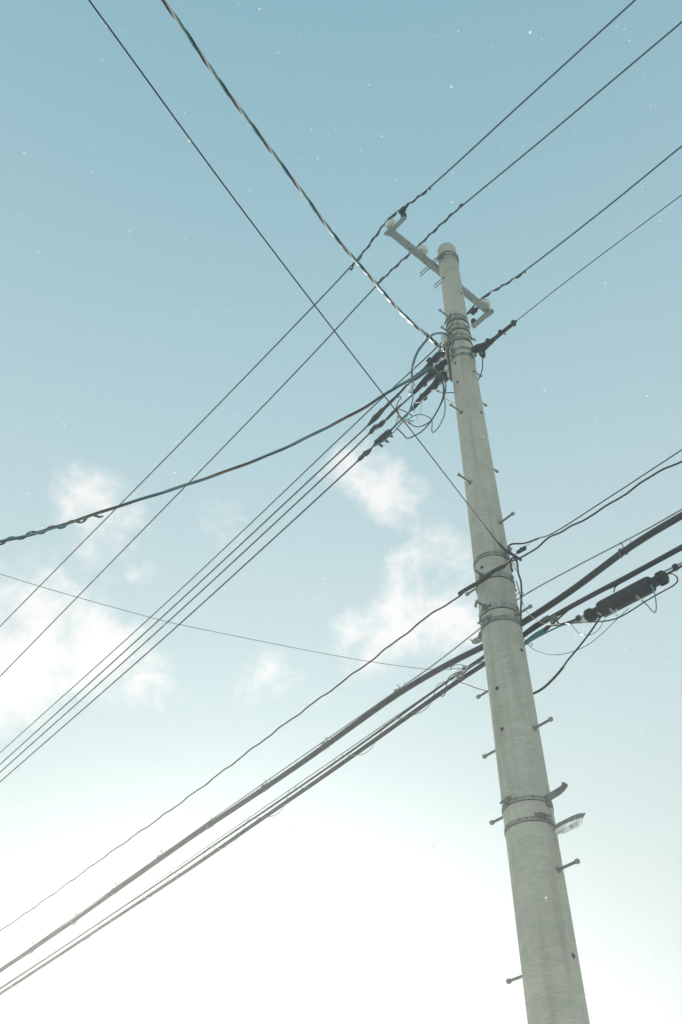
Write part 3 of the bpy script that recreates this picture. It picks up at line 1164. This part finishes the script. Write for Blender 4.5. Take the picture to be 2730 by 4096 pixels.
jumper([([(668, 1100), (750, 1145), (820, 1160), (900, 1165)], .005, 'charcoal_wire')], 'short dark lead into the slanting clear connector', -.06)
for a_, b_, lab in [((662, 1120), (655, 1195), 'upright clear plastic connector among the jumper wires'), ((748, 1148), (830, 1192), 'slanting clear plastic connector among the jumper wires')]:
    pa, pb = SP(a_, b_, s=-.09)
    t = thing('wire_connector', pa, lab, 'connector', 'clear wire connectors')
    d = pb - pa
    MB().tube([pa, pa + d * .15, pa + d * .85, pb], [.010, .014, .014, .011], 10).build('housing', 'clear_plastic', t)
    MB().tube([pb, pb + d * .28], [.009, .007], 8).build('gland', 'rubber', t)
for x, y, (x2, y2), lab in [(888, 662, (805, 678), 'upper round silver clamp above the jumpers'), (832, 765, (885, 800), 'lower round silver clamp above the jumpers')]:
    c, c2 = SP((x, y), (x2, y2), s=-.11)
    t = thing('wire_clamp', c, lab, 'wire clamp', 'silver wire clamps')
    MB().ball(c, .019, 12, 8).build('body', 'steel_bright', t)
    MB().rod(c, c2, .006, 8).build('shank', 'steel_bright', t)
pa, pb, pc = SP((870, 640), (850, 720), (872, 800), s=-.115)
tag(MB().tube(smooth([pa, pb, pc], 5), .005, 7).build('bail', 'steel_bright'), 'bright bent bail joining the two silver clamps', 'bail')
# a bright clip between the covers
c0, c1 = SP((1170, 375), (1225, 360), s=-.10)
tag(MB().tube(smooth([c0, c1, SP((1290, 290), s=-.1)[0]], 5), [.012, .012, .012, .010, .009, .007, .006, .005, .005, .004, .004], 8).build('guy_clip', 'steel_bright'),
    'bright metal clip lying between the upper and middle covers', 'clip')

# ------------------------------------------------------------------ right-hand dead end
rd_pts = [(770, 790), (815, 770), (900, 745), (985, 690), (1090, 610), (1200, 520), (1320, 425), (1400, 360), (1445, 322)]
RP = [on_plane('I', x, y, N, .0) for x, y in rd_pts]
rd = thing('dead_end_cover', RP[0], 'long black ridged dead end cover reaching up to the right from the pole', 'wire cover')
rad = np.interp(np.linspace(0, 1, 33), np.linspace(0, 1, 9), np.array([44, 66, 66, 48, 30, 29, 28, 30, 10]) * .00066)
MB().tube(smooth(RP, 4), list(rad), 8, ra=1.0, rb=.9).build('boot', 'cover_black', rd)
for x, y, sz in [(985, 635, 28), (1180, 498, 26), (1385, 345, 26), (1405, 385, 20), (1250, 530, 10), (1050, 680, 10)]:
    MB().box(on_plane('I', x, y, N, -.005), U * sz * .0006, ZUP * sz * .0005, N * .014).build('rib', 'cover_black', rd, bevel=.003)
kd = on_plane('I', 900, 840, N, -.02)
kn = MB().tube([on_plane('I', 905, 760, N, -.02), kd, on_plane('I', 920, 890, N, -.02)], [.026, .030, .018], 8).build('knuckle', 'cover_black', rd)
MB().lathe(on_plane('I', 897, 838, N, -.05), -N, [(0, .012), (.004, .010)], 10).build('rivet', 'galvanised_dark', kn)
fx = thing('anchor_casting', on_pole('T', 1110, 1680), 'pale grey casting tying the black right-hand cover to the pole', 'anchor casting')
for i, (x, y, r_) in enumerate([(1105, 1620, .018), (1125, 1690, .020), (1150, 1760, .024), (1195, 1770, .020)]):
    MB().ball(on_pole('T', min(x, 1120), y, .012) + (RP[0] - axis_pt(RP[0].z)).normalized() * .008 * i, r_, 9, 6, (1, 1, 1.3)).build('lobe', 'galvanised', fx)
stud(fx, on_pole('T', 1085, 1640, .02), (-U - N * .3).normalized(), .05, .006, 'anchor_bolt', nuts=(.01,))
rw = [RP[-1], on_plane('P', 1300, 648, N, 0), on_plane('P', 1568, 447, N, 0)]
wire('power_line', extend(rw, 0, 10), .0040, 'wire_green_black', 'thin black line from the long black cover to the right edge', 'power line')
wire('jumper_wire', [on_plane('I', x, y, N, -.03) for x, y in [(908, 890), (907, 990), (900, 1090), (870, 1190), (835, 1255)]], .0048, 'charcoal_wire',
     'black tail hanging from the long right-hand cover down to the pole', 'jumper wire')

# ================================================================== COMMUNICATION CABLES
SB = .20       # the pair of cables passing behind the pole
SF = -.185     # the one passing in front


def CP(z, *pts, s=SB):
    return [on_plane(z, x, y, N, s) for x, y in pts]


# front cable, slack and wavy, with an armoured sleeve at the pole
fl = CP('P', (0, 2140), (105, 2067), (235, 1973), (430, 1834), (640, 1675), (850, 1520), (1000, 1405), (1060, 1367), s=SF)
fm = CP('Q', (100, 1135), (370, 980), (560, 830), (760, 730), (900, 650), s=SF)
fr_ = CP('C', (560, 355), (640, 300), (700, 250), (800, 205), (870, 160), (930, 128), (1010, 85), (1060, 50), (1155, 0), s=SF) + CP('P', (1480, 1103), (1568, 1060), s=SF)
fpath = smooth(extend(fl + fm + fr_, 20, 4), 8)
fc = MB().tube(wavy(fpath, .005, .42, .035), .0064, 8).build('drop_cable', 'cable_black')
tag(fc, 'wavy black cable running in front of the pole through a thicker sleeve', 'cable')
slv = smooth(CP('Q', (-60, 1235), (100, 1140), (370, 985), (560, 832), (760, 732), s=SF - .002), 6)
MB().tube(slv, [.0125] + [.0150] * (len(slv) - 2) + [.012], 9).build('armour_sleeve', 'rubber', fc)
a_, b_ = CP('Q', (120, 1090), (270, 1010), s=SF)
MB().tube([a_, b_], .003, 6).build('sleeve_tail', 'rubber', fc)

# small drop with a clamp on the right
t1 = thing('drop_wire', CP('Q', (860, 470), s=-.06)[0], 'thin black wire looping back to the pole above the wavy cable on the right', 'drop wire')
lpth = CP('P', (1568, 1033), (1400, 1143), (1265, 1228), s=-.06)
body = CP('Q', (1360, 240), (1240, 290), (1100, 330), (960, 335), (880, 345), (825, 390), (850, 460), (960, 600), (990, 720), (1000, 850), (1048, 1000), (1060, 1150), (1060, 1300), (1052, 1420), (1050, 1640), (1050, 1800), s=-.06)
kid_wire('thin_run', extend(lpth, 8, 0) + [body[0]], .0042, 'cable_black', t1)
kid_wire('loop', body, .0068, 'cable_black', t1)
kid_wire('messenger', CP('Q', (1290, 270), (1130, 390), s=-.06), .002, 'strand', t1)
tc_ = thing('wedge_clamp', CP('Q', (1050, 460), s=-.06)[0], 'black wedge clamp on the thin wire right of the pole', 'wedge clamp')
ca, cb = CP('Q', (985, 495), (1135, 415), s=-.06)
cd = (cb - ca).normalized()
cu = cd.cross(N).normalized()
if cu.z < 0:
    cu = -cu
MB().box((ca + cb) / 2, (cb - ca) / 2, N * .010, cu * .010).build('body', 'cover_black', tc_, bevel=.002)
MB().box(cb - cd * .012 + cu * .010, cd * .014, N * .009, cu * .008).build('cap', 'cover_black', tc_, bevel=.002)
MB().lathe((ca + cb) / 2 + cu * .008 - N * .008, N, [(0, .014), (.016, .014)], 12).build('wedge', 'cover_black', tc_)
MB().rod(ca, CP('Q', (905, 545), s=-.06)[0], .003, 6).build('hook_wire', 'galvanised_dark', tc_)
# little cluster at the right edge of the pole
for i, (pts, r_, mt, lab) in enumerate([
        ([(760, 440), (850, 500), (930, 550), (1050, 625)], .011, 'rubber', 'flat black tail pointing right beside the slotted band'),
        ([(870, 640), (885, 600), (930, 590), (960, 640)], .0068, 'cable_black', 'short black hoop beside the white plug connector'),
        ([(880, 650), (875, 740), (900, 830)], .008, 'rubber', 'black lead hanging down the right edge below the slotted band'),
        ([(970, 510), (985, 620), (985, 700)], .0022, 'strand', 'hair-thin grey wire hanging from the wedge clamp'),
        ([(965, 1000), (1010, 1150), (1045, 1300), (1090, 1420)], .0032, 'cable_black', 'thin black wire slanting past the upper ear'),
        ([(965, 1280), (985, 1230), (1050, 1205), (1095, 1230), (1085, 1280), (1050, 1300)], .0022, 'cable_black', 'tiny curl of wire right of the pole')]):
    wire('jumper_wire', CP('Q', *pts, s=-.05), r_, mt, lab, 'jumper wire', 'small wires at the right edge of the pole')
wp = thing('plug_connector', CP('Q', (905, 660), s=-.09)[0], 'stubby white plug connector hanging at the right edge of the pole', 'connector')
w1, w2, w3 = CP('Q', (893, 650), (935, 730), (965, 800), s=-.09)
MB().tube([w1, w2], [.010, .011], 10).build('upper_half', 'clear_plastic', wp)
MB().tube([w2, w3], [.013, .010], 10).build('lower_half', 'white_paint', wp)

def ease(P, n=2):
    for _ in range(n):
        P = [P[0]] + [(a + b * 2 + c) / 4 for a, b, c in zip(P, P[1:], P[2:])] + [P[-1]]
    return P


# main cable and its messenger
msl = CP('P', (0, 2228), (260, 2043), (620, 1790), (915, 1585), (1000, 1525), (1100, 1447))
msr = CP('C', (510, 640), (880, 430), (1225, 250), (1400, 155)) + CP('P', (1568, 1170))
mes = wire('messenger_wire', extend(msl + msr, 22, 4), .0052, 'strand', 'steel messenger wire above the thick communication cable', 'messenger wire')
mcl = CP('L', (0, 1190), (220, 1045), (520, 842), (640, 750), (800, 632), (950, 540), (1120, 402), (1300, 285), (1470, 165)) + \
    CP('M', (80, 1035), (270, 915), (460, 780), (600, 690), (760, 580), (880, 490), (1100, 330), (1250, 225), (1385, 118), (1568, 15)) + CP('C', (0, 1093), (150, 1000), (300, 935))
mcr = CP('C', (540, 790), (700, 690), (890, 560), (1050, 440), (1190, 325), (1350, 225), (1568, 98)) + CP('P', (1568, 1185))[:0]
mc = MB().tube(resample(smooth(extend(ease(mcl) + ease(mcr, 1), 22, 4), 8), .06), .0235, 12).build('communication_cable', 'cable_black')
tag(mc, 'thick black communication cable hung below the steel messenger wire', 'cable')
# hangers on the main cable, counted from the right
hang = [('C', 1192, 330, 1225, 250), ('M', 1385, 118, 1372, 88), ('M', 880, 488, 858, 460), ('M', 458, 782, 440, 758), ('M', 75, 1038, 66, 1015), ('L', 1120, 403, 1108, 370), ('L', 803, 632, 792, 598), ('L', 520, 845, 500, 812), ('L', 222, 1045, 205, 1015)]
ordw = ['first', 'second', 'third', 'fourth', 'fifth', 'sixth', 'seventh', 'eighth', 'ninth']
for i, (z, x, y, x2, y2) in enumerate(hang):
    c = CP(z, (x, y))[0]
    ms_ = CP(z, (x2, y2))[0]
    lab = 'wire hanger on the thick cable right of the pole' if i == 0 else ordw[i - 1] + ' wire hanger on the thick cable, counting left from the pole'
    h_ = thing('cable_hanger', c, lab, 'cable hanger', 'hangers along the thick cable')
    k_ = 14
    ring = [c + (N * cos(a) + ZUP * sin(a)) * .0275 + U * .006 * a for a in np.linspace(-pi * .5, pi * 2.2, 24)]
    MB().tube(ring, .0048, 6).build('ring', 'galvanised_dark', h_)
    MB().tube(smooth([c + ZUP * .026, c + ZUP * .045 + N * .01, Vector((c.x, c.y, ms_.z if ms_.z > c.z else c.z + .05)) + ZUP * .012, Vector((c.x, c.y, c.z)) + ZUP * .062 - N * .012], 5), .004, 6).build('hook', 'galvanised_dark', h_)
    MB().tube([c - ZUP * .026, c - ZUP * .034 - U * .03], .0045, 6).build('tail', 'galvanised_dark', h_)
    MB().tube([c + ZUP * .02 - U * .06, c + ZUP * .055 - U * .07], .0025, 5).build('spacer', 'galvanised_dark', h_)

# lower pair: a medium cable and a slimmer one lashed together on the left
lcl = CP('L', (0, 1352), (420, 1085), (560, 985), (850, 790), (1050, 665), (1300, 500), (1568, 315)) + CP('M', (160, 1190), (330, 1075), (480, 970), (600, 885), (820, 740), (960, 640), (1160, 495), (1350, 365), (1568, 205)) + CP('C', (0, 1245), (160, 1140), (306, 1045))
lcr = CP('C', (550, 868), (640, 800), (760, 738), (1000, 600), (1150, 528), (1350, 420), (1568, 300))
lpath = resample(smooth(extend(ease(lcl, 3) + ease(lcr, 1), 22, 4), 8), .06)
lc = MB().tube(lpath, .0170, 10).build('communication_cable', 'cable_black')
tag(lc, 'medium black communication cable, the lower one, wrapped in loose lashing on the left', 'cable')
# jacket swelling where it meets the pole on the right
MB().tube(smooth(CP('C', (545, 872), (590, 836), (640, 800), (700, 765), (735, 750), s=SB - .001), 5), [.014] + [.0195] * 15 + [.0185, .0178, .0172, .0165, .0155], 10).build('jacket_swelling', 'rubber', lc)
kid_wire('thin_follower', CP('C', (850, 700), (1000, 612), (1150, 545), (1350, 436), (1568, 318)), .004, 'cable_black', lc)
l2 = CP('L', (0, 1335), (420, 1062), (560, 968), (900, 725), (1050, 648), (1300, 470), (1568, 285)) + CP('M', (160, 1165), (330, 1045), (480, 960), (620, 850), (760, 760), (960, 625), (1160, 480), (1350, 345), (1568, 185)) + CP('C', (0, 1222), (160, 1120), (302, 1020))
l2p = resample(smooth(extend([p + N * -.03 for p in ease(l2, 3)], 22, 0.25), 8), .06)
l2o = MB().tube(l2p, .0085, 8).build('communication_cable', 'cable_black')
tag(l2o, 'slim black cable lying along the top of the lower lashed cable', 'cable')
ml = CP('P', (0, 2270), (320, 2053), (640, 1833), (960, 1612), (1060, 1544), (1113, 1507))
wire('messenger_wire', extend(ml, 22, 0), .0042, 'strand', 'thin steel messenger wire over the lower lashed cables', 'messenger wire')
# loose spiral lashing
lash = smooth([p + ZUP * .026 for p in ease(lcl, 3)[2:-1]], 8)
hx = helix(lash, .044, .58, 1.2, .025, .28)
tag(MB().tube(hx, .0030, 6).build('lashing_wire', 'strand'), 'loose spiral lashing wire wound round the lower cables left of the pole', 'lashing wire')

# ------------------------------------------------------------------ third run on the right: teal wrap, splice closure
def RR(*pts, s=SB):
    return CP('R', *pts, s=s)


tw = thing('wrapped_cable', RR((110, 872))[0], 'teal tapering wrapped cable leaving the right edge of the pole', 'cable')
MB().tube(smooth(RR((85, 890), (130, 850), (180, 815), (240, 775), (300, 738)), 5), list(np.interp(np.linspace(0, 1, 21), [0, .3, .7, 1], [.010, .0145, .020, .017])), 10).build('wrap', 'teal', tw)
MB().tube(smooth(RR((295, 742), (330, 712), (360, 695), (430, 690), (470, 682), (540, 660), (610, 630)), 5), list(np.interp(np.linspace(0, 1, 31), [0, .15, .3, 1], [.0165, .015, .009, .008])), 9).build('core', 'cable_black', tw)
kid_wire('teal_lead', RR((100, 880), (250, 795), (380, 730), (460, 695), (560, 675), (640, 670)), .0058, 'teal', tw)
kid_wire('branch', RR((330, 715), (420, 640), (480, 585), (545, 530), (590, 505)), .0068, 'cable_black', tw)

cl = thing('splice_closure', RR((800, 560))[0], 'large black cylindrical splice closure hanging right of the pole', 'splice closure')
XP = lambda x, y, s=SB: on_plane('X', x, y, N, s)
e0, e1 = XP(380, 766), XP(1118, 382)
ax = (e1 - e0).normalized()
Lc = (e1 - e0).length
# the radius follows from the picture: half the body is 128 zoom pixels
RB = 128 / 3.6465 / FPX * (e0.lerp(e1, .5) - CAM).dot(FW)
nb = 28
MB().lathe(e0, ax, [(0, RB * .90), (.010, RB * .97), (.022, RB), (Lc * .33, RB), (Lc * .34, RB * 1.012), (Lc * .345, RB), (Lc * .66, RB), (Lc * .67, RB * 1.012), (Lc * .675, RB), (Lc - .022, RB), (Lc - .01, RB * .97), (Lc, RB * .90)], nb).build('drum', 'cover_black', cl)
nl0, nr0 = XP(170, 876), XP(1335, 262)
dl, dr = (e0 - nl0).length, (nr0 - e1).length
NR = RB * .60
nk = MB().lathe(e0, -ax, [(-.01, NR), (dl * .4, NR), (dl * .45, NR * 1.12), (dl * .9, NR * 1.15), (dl, NR * .92)], 20).build('neck', 'cover_black', cl)
for i in range(7):
    a = i * 2 * pi / 7
    v1 = ax.cross(ZUP).normalized(); v2 = ax.cross(v1).normalized()
    rd_ = v1 * cos(a) + v2 * sin(a)
    MB().box(e0 - ax * dl * .72 + rd_ * NR * 1.16, ax * dl * .18, rd_ * .007, rd_.cross(ax) * .012).build('latch', 'cover_black', nk, bevel=.002)
nk2 = MB().lathe(e1, ax, [(-.01, NR), (dr * .4, NR), (dr * .45, NR * 1.1), (dr * .9, NR * 1.15), (dr, NR * .9)], 20).build('neck', 'cover_black', cl)
for i in range(7):
    a = i * 2 * pi / 7 + .3
    rd_ = v1 * cos(a) + v2 * sin(a)
    MB().box(e1 + ax * dr * .70 + rd_ * NR * 1.16, ax * dr * .2, rd_ * .007, rd_.cross(ax) * .012).build('latch', 'cover_black', nk2, bevel=.002)
# leads into both necks
wire('steel_rod', CP('R', (600, 632), (640, 612), (690, 590)), .0055, 'steel_bright', 'upper grey rod entering the left neck of the closure', 'rod', sm=False)
wire('steel_rod', CP('R', (610, 640), (650, 625), (700, 610)), .0055, 'strand', 'lower grey rod entering the left neck of the closure', 'rod', sm=False)
wire('steel_rod', extend(CP('R', (1400, 200), (1568, 118)), 0, 4), .0062, 'strand', 'grey steel rod leaving the right neck of the closure to the edge', 'rod', sm=False)
wire('communication_cable', extend(CP('R', (1410, 232), (1568, 146)), 0, 4), .0082, 'cable_black', 'black cable leaving the right neck of the closure to the edge', 'cable', sm=False)
for x, y, lab in [(1505, 160, 'small black clip joining the rod and cable at the right edge'), (612, 632, 'small black clip left of the splice closure')]:
    c = CP('R', (x, y))[0]
    t = thing('cable_clip', c, lab, 'cable clip', 'black clips by the closure')
    MB().box(c, ax * .016, N * .012, ZUP * .020).build('block', 'cover_black', t, bevel=.003)
    MB().lathe(c + ZUP * .014, ZUP, [(0, .006), (.012, .006)], 8).build('screw', 'cover_black', t)
    MB().lathe(c - ZUP * .026, ZUP, [(0, .006), (.012, .006)], 8).build('screw', 'cover_black', t)
# straps and ties round the closure
sf = SB - RB - .012
wire('strap', [on_plane('X', x, y, N, sf) for x, y in [(1105, 398), (1130, 430), (1160, 510), (1180, 610), (1190, 700), (1180, 785), (1160, 805), (1120, 770), (1060, 700), (990, 632)]], .0042, 'teal_pale', 'teal strap hanging in a point below the closure', 'strap')
for a_, lab in [([(1030, 645), (960, 600), (890, 545), (905, 590), (985, 650), (1000, 655)], 'white tie on the right half of the closure'), ([(650, 872), (590, 800), (505, 740), (515, 775), (600, 840), (650, 872)], 'white tie on the left half of the closure'),
                ([(330, 805), (360, 822), (385, 838)], 'short white tie at the left shoulder of the closure')]:
    wire('cable_tie', [on_plane('X', x, y, N, sf) for x, y in a_], .0020, 'white_wire', lab, 'cable tie', 'white ties round the closure', sm=False)
MG = 'thin wires round the closure'
wire('drop_wire', RR((825, 605), (790, 655), (700, 785), (590, 925), (510, 1020), (465, 1085), s=.10), .0058, 'charcoal_wire', 'straight black wire falling from the closure toward the pole', 'drop wire', MG)
wire('drop_wire', RR((470, 1080), (440, 1118), (380, 1185), (300, 1262), (240, 1302), (185, 1327), s=.10), .0082, 'rubber', 'thicker curved black end of the falling wire, reaching the pole', 'drop wire', MG)
wire('drop_wire', RR((105, 810), (140, 865), (190, 910), (260, 945), (340, 965), (430, 965), (520, 948), (610, 918), (720, 860), (830, 770), (940, 665), (1075, 535), s=.12), .0022, 'cable_black', 'thin wire in one long shallow bow under the closure', 'drop wire', MG)
wire('drop_wire', RR((490, 675), (545, 690), (575, 725), (610, 765), (660, 782), (730, 778), (790, 740), (830, 680), (860, 625), (935, 580), s=.12), .0022, 'teal', 'thin teal wire drooping in a short bow left of the closure', 'drop wire', MG)
wire('drop_wire', RR((455, 690), (560, 672), (700, 665), (850, 657), (940, 638), (1020, 605), (1120, 545), (1220, 480), (1330, 415), (1420, 365), (1490, 325), (1525, 285), (1518, 250), (1480, 225), (1430, 220), s=.13), .0046, 'cable_black', 'black wire following the underside of the closure and hooking back at the right', 'drop wire', MG)
wire('drop_wire', RR((440, 690), (560, 660), (650, 648), (720, 640), (830, 612), s=.14), .004, 'cable_black', 'short black wire just under the left neck of the closure', 'drop wire', MG)
wire('drop_wire', RR((95, 500), (140, 575), (200, 630), (260, 665), (340, 688), (440, 686), s=.10), .0022, 'white_wire', 'thin pale wire from the ear bolt crossing the two cables', 'drop wire', MG)
wire('drop_wire', RR((935, 390), (950, 345), (990, 305), s=.19), .0045, 'charcoal_wire', 'short blue-black link between the closure and the cable above', 'drop wire', MG)
wire('drop_wire', RR((110, 880), (150, 865), (182, 860), (182, 880), (165, 890), s=.12), .0024, 'cable_black', 'tiny curl of wire by the teal wrap', 'drop wire', MG)
# clamp block on the lower cable
c = RR((385, 632), s=SB - .03)[0]
cbk = thing('cable_clamp', c, 'small grey clamp block with a leg, under the lower right-hand cable', 'cable clamp')
MB().box(c, ax * .022, N * .014, ZUP * .018).build('block', 'galvanised_dark', cbk, bevel=.003)
MB().tube([c + ax * .015 - ZUP * .01, RR((432, 688), s=SB - .03)[0]], .0055, 7).build('leg', 'rubber', cbk)
MB().tube([c - ax * .02 - ZUP * .01, c - ax * .035 - ZUP * .022], .006, 7).build('toe', 'rubber', cbk)
c = RR((280, 645), s=SB - .03)[0]
tag(MB().lathe(c, ax, [(0, .012), (.05, .014), (.055, .008)], 10).build('cable_clip', 'galvanised_dark'), 'small grey ferrule on top of the lower right-hand cable', 'cable clip')

# ------------------------------------------------------------------ left side: thin drop and its clamp
def DP(*pts, s=.12):
    return CP('D', *pts, s=s)


e_ = DP((0, 460))[0]
dd = (e_ - CAM).dot(FW)
tl = by_depth('F', [px('K', -20, 880), px('K', 360, 998), px('K', 705, 1098), px('K', 1350, 1276), px('K', 1568, 1330), px('P', 540, 1461), px('P', 700, 1493), px('P', 850, 1520), px('D', -20, 458)], 6.6, dd)
tl = extend(tl, 5, 0) + DP((120, 465), (285, 468))
wire('drop_wire', tl, .0020, 'cable_black', 'hair-thin drop wire sagging across from the left edge to the clamp by the pole', 'drop wire')
dc = thing('drop_clamp', DP((330, 462))[0], 'pale drop clamp with ring where the thin left wire ends', 'drop clamp')
a_, b_ = DP((290, 462), (376, 460))
MB().box((a_ + b_) / 2, (b_ - a_) / 2, N * .008, ZUP * .010).build('wedge', 'white_paint', dc, bevel=.002)
MB().tube(smooth(DP((376, 460), (395, 475), (440, 472), (445, 440), (410, 430), (390, 455)), 5), .0065, 7).build('ring', 'steel_bright', dc)
MB().ball(DP((418, 458))[0], .016, 8, 6, (1.2, 1, 1)).build('bolt', 'galvanised_dark', dc)
c2 = thing('cable_clamp', DP((345, 520))[0], 'grey saddle clamp gripping the lower cables left of the pole', 'cable clamp')
MB().box(DP((338, 525))[0], U * .016, N * .014, ZUP * .020).build('block', 'galvanised', c2, bevel=.003)
MB().tube(smooth(DP((350, 505), (380, 495), (385, 520), (400, 535)), 4), .010, 8).build('hook', 'galvanised_dark', c2)
wire('drop_wire', DP((275, 466), (272, 445), (300, 425), (360, 418), (410, 425), (445, 442), (520, 415), (628, 374)), .0048, 'teal_pale', 'pale teal lead arching over the drop clamp to the pole', 'drop wire')
wire('drop_wire', DP((400, 510), (450, 465), (530, 410), (625, 342)), .0058, 'cable_black', 'black lead rising from the saddle clamp to the pole', 'drop wire')
wire('drop_wire', DP((310, 510), (262, 540), (235, 590), (222, 660), (212, 720), (198, 742), (165, 742)), .004, 'cable_black', 'small black loop hanging below the saddle clamp', 'drop wire')
wire('drop_wire', DP((360, 600), (450, 628), (540, 662), (640, 690)), .0042, 'cable_black', 'short black wire from the lower cables to the step bolt', 'drop wire')

# bracket with curled end on the left, behind the pole
bz = CP('D', (610, 135), s=.02)[0]
cb_ = thing('cable_bracket', bz, 'rounded grey bracket with a curled lip at the left edge of the pole', 'bracket')
pl = CP('D', (640, 118), (600, 135), (550, 160), (515, 172), (500, 165), (472, 156), s=.02)
MB().tube(smooth(pl, 5), list(np.interp(np.linspace(0, 1, 26), [0, .5, .68, .75, 1], [.034, .032, .024, .008, .007])), 10, ra=.55, rb=.8).build('arm', 'galvanised', cb_)

# ------------------------------------------------------------------ lower brackets
def EP(x, y, s, nrm=U):
    return on_plane('E', x, y, nrm, s)


be = thing('step_bracket', on_pole('E', 835, 690), 'bent grey steel bracket pointing up to the right, low on the pole', 'bracket')
sE = -.06
p0, p1, p2, p3 = [on_plane('E', x, y, N, sE) for x, y in [(800, 712), (960, 618), (985, 590), (990, 562)]]
MB().strip([p0, p1, p2, p3], N * .022, [ZUP * .005, ZUP * .005 + U * .002, U * .005, U * .005]).build('plate', 'galvanised_dark', be, bevel=.001)
q0, q1, q2 = [on_plane('E', x, y, N, sE - .02) for x, y in [(830, 712), (945, 640), (985, 600)]]
MB().strip([q0, q1, q2], ZUP * .018, [N * .003] * 3).build('web', 'galvanised_dark', be, bevel=.001)
MB().box(on_pole('E', 835, 740, .006), N * .02, U * .006, ZUP * .03).build('foot', 'galvanised_dark', be, bevel=.002)

bw = thing('channel_bracket', on_pole('E', 900, 1000), 'grey bracket with bright snow caked along its underside, lowest on the right of the pole', 'bracket')
sW = .02
t_ = [on_plane('E', x, y, N, sW) for x, y in [(895, 985), (975, 945), (1045, 910), (1110, 888), (1168, 886)]]
MB().strip(t_, N * .030 + ZUP * .032, [ZUP * .003] * 5).build('top_flange', 'galvanised', bw, bevel=.001)
t2 = [on_plane('E', x, y, N, sW - .03) for x, y in [(905, 1030), (975, 1005), (1045, 975), (1110, 945), (1158, 915)]]
t2s = resample(smooth(t2, 6), .012)
MB().tube(t2s, [.012 + .013 * min(1, 4 * i / len(t2s), 4 * (len(t2s) - i) / len(t2s)) * rng.uniform(.75, 1.15) for i in range(len(t2s))], 10, ra=.45, rb=1.0).build('snow_crust', 'snow_crust', bw)
for i in range(26):
    x = 915 + random.random() * 230
    y = 1040 - (x - 915) * .48 + random.uniform(-6, 16)
    MB().ball(on_plane('E', x, y, N, sW - .036), random.uniform(.006, .012), 7, 5, (1, 1, .8)).build('snow_clump', 'snow_crust', bw)

# ================================================================== FALLING SNOW
fl_ = MB()


def flake(c, r):
    """small irregular octahedral flake"""
    i = len(fl_.v)
    rot = Matrix.Rotation(random.random() * pi, 3, Vector((random.random() - .5, random.random() - .5, random.random() + .1)).normalized())
    for d in ((1, 0, 0), (-1, 0, 0), (0, 1, 0), (0, -1, 0), (0, 0, 1), (0, 0, -1)):
        fl_.v.append(c + rot @ (Vector(d) * r * random.uniform(.7, 1.25)))
    for t in ((0, 2, 4), (2, 1, 4), (1, 3, 4), (3, 0, 4), (2, 0, 5), (1, 2, 5), (3, 1, 5), (0, 3, 5)):
        fl_.f.append(tuple(i + q_ for q_ in t))


for i in range(3800):
    # even through the air around the camera and the pole
    c = Vector((random.uniform(-7, 8), random.uniform(-2, 13), random.uniform(.5, 11.6)))
    d = (c - CAM).length
    if d < 1.6:
        continue
    rp = math.hypot(c.x - POLE.x, c.y - POLE.y)
    if rp < pole_r(c.z) + .02:
        continue
    flake(c, random.choice((.0026, .003, .0034, .004, .0046, .006)) * (.75 + .08 * d))
sn = fl_.build('falling_snow', 'snow', origin=(0, 0, 0), sharp=10)
tag(sn, 'small white snowflakes drifting through the air everywhere', 'snow', kind='stuff')

# ================================================================== ADDED HAZE FOR LENS GLARE
hz = MB()
hz.box(Vector((0, 0, 5.6)), Vector((150, 0, 0)), Vector((0, 150, 0)), Vector((0, 0, 6.7)))
GLARE_HAZE = bpy.data.materials.new('haze_air')
GLARE_HAZE.use_nodes = True
hn = GLARE_HAZE.node_tree
hn.nodes.clear()
pv = hn.nodes.new('ShaderNodeVolumePrincipled')
pv.inputs['Color'].default_value = (.93, .95, .96, 1)
pv.inputs['Density'].default_value = .008  # volume added to wash out the low cables like lens glare
pv.inputs['Anisotropy'].default_value = .84
ho = hn.nodes.new('ShaderNodeOutputMaterial')
hn.links.new(pv.outputs[0], ho.inputs['Volume'])
MATS['haze_air'] = GLARE_HAZE
ho_ = hz.build('haze', 'haze_air', origin=(0, 0, 0))
tag(ho_, 'thin bright winter haze filling the air', 'haze', kind='stuff')
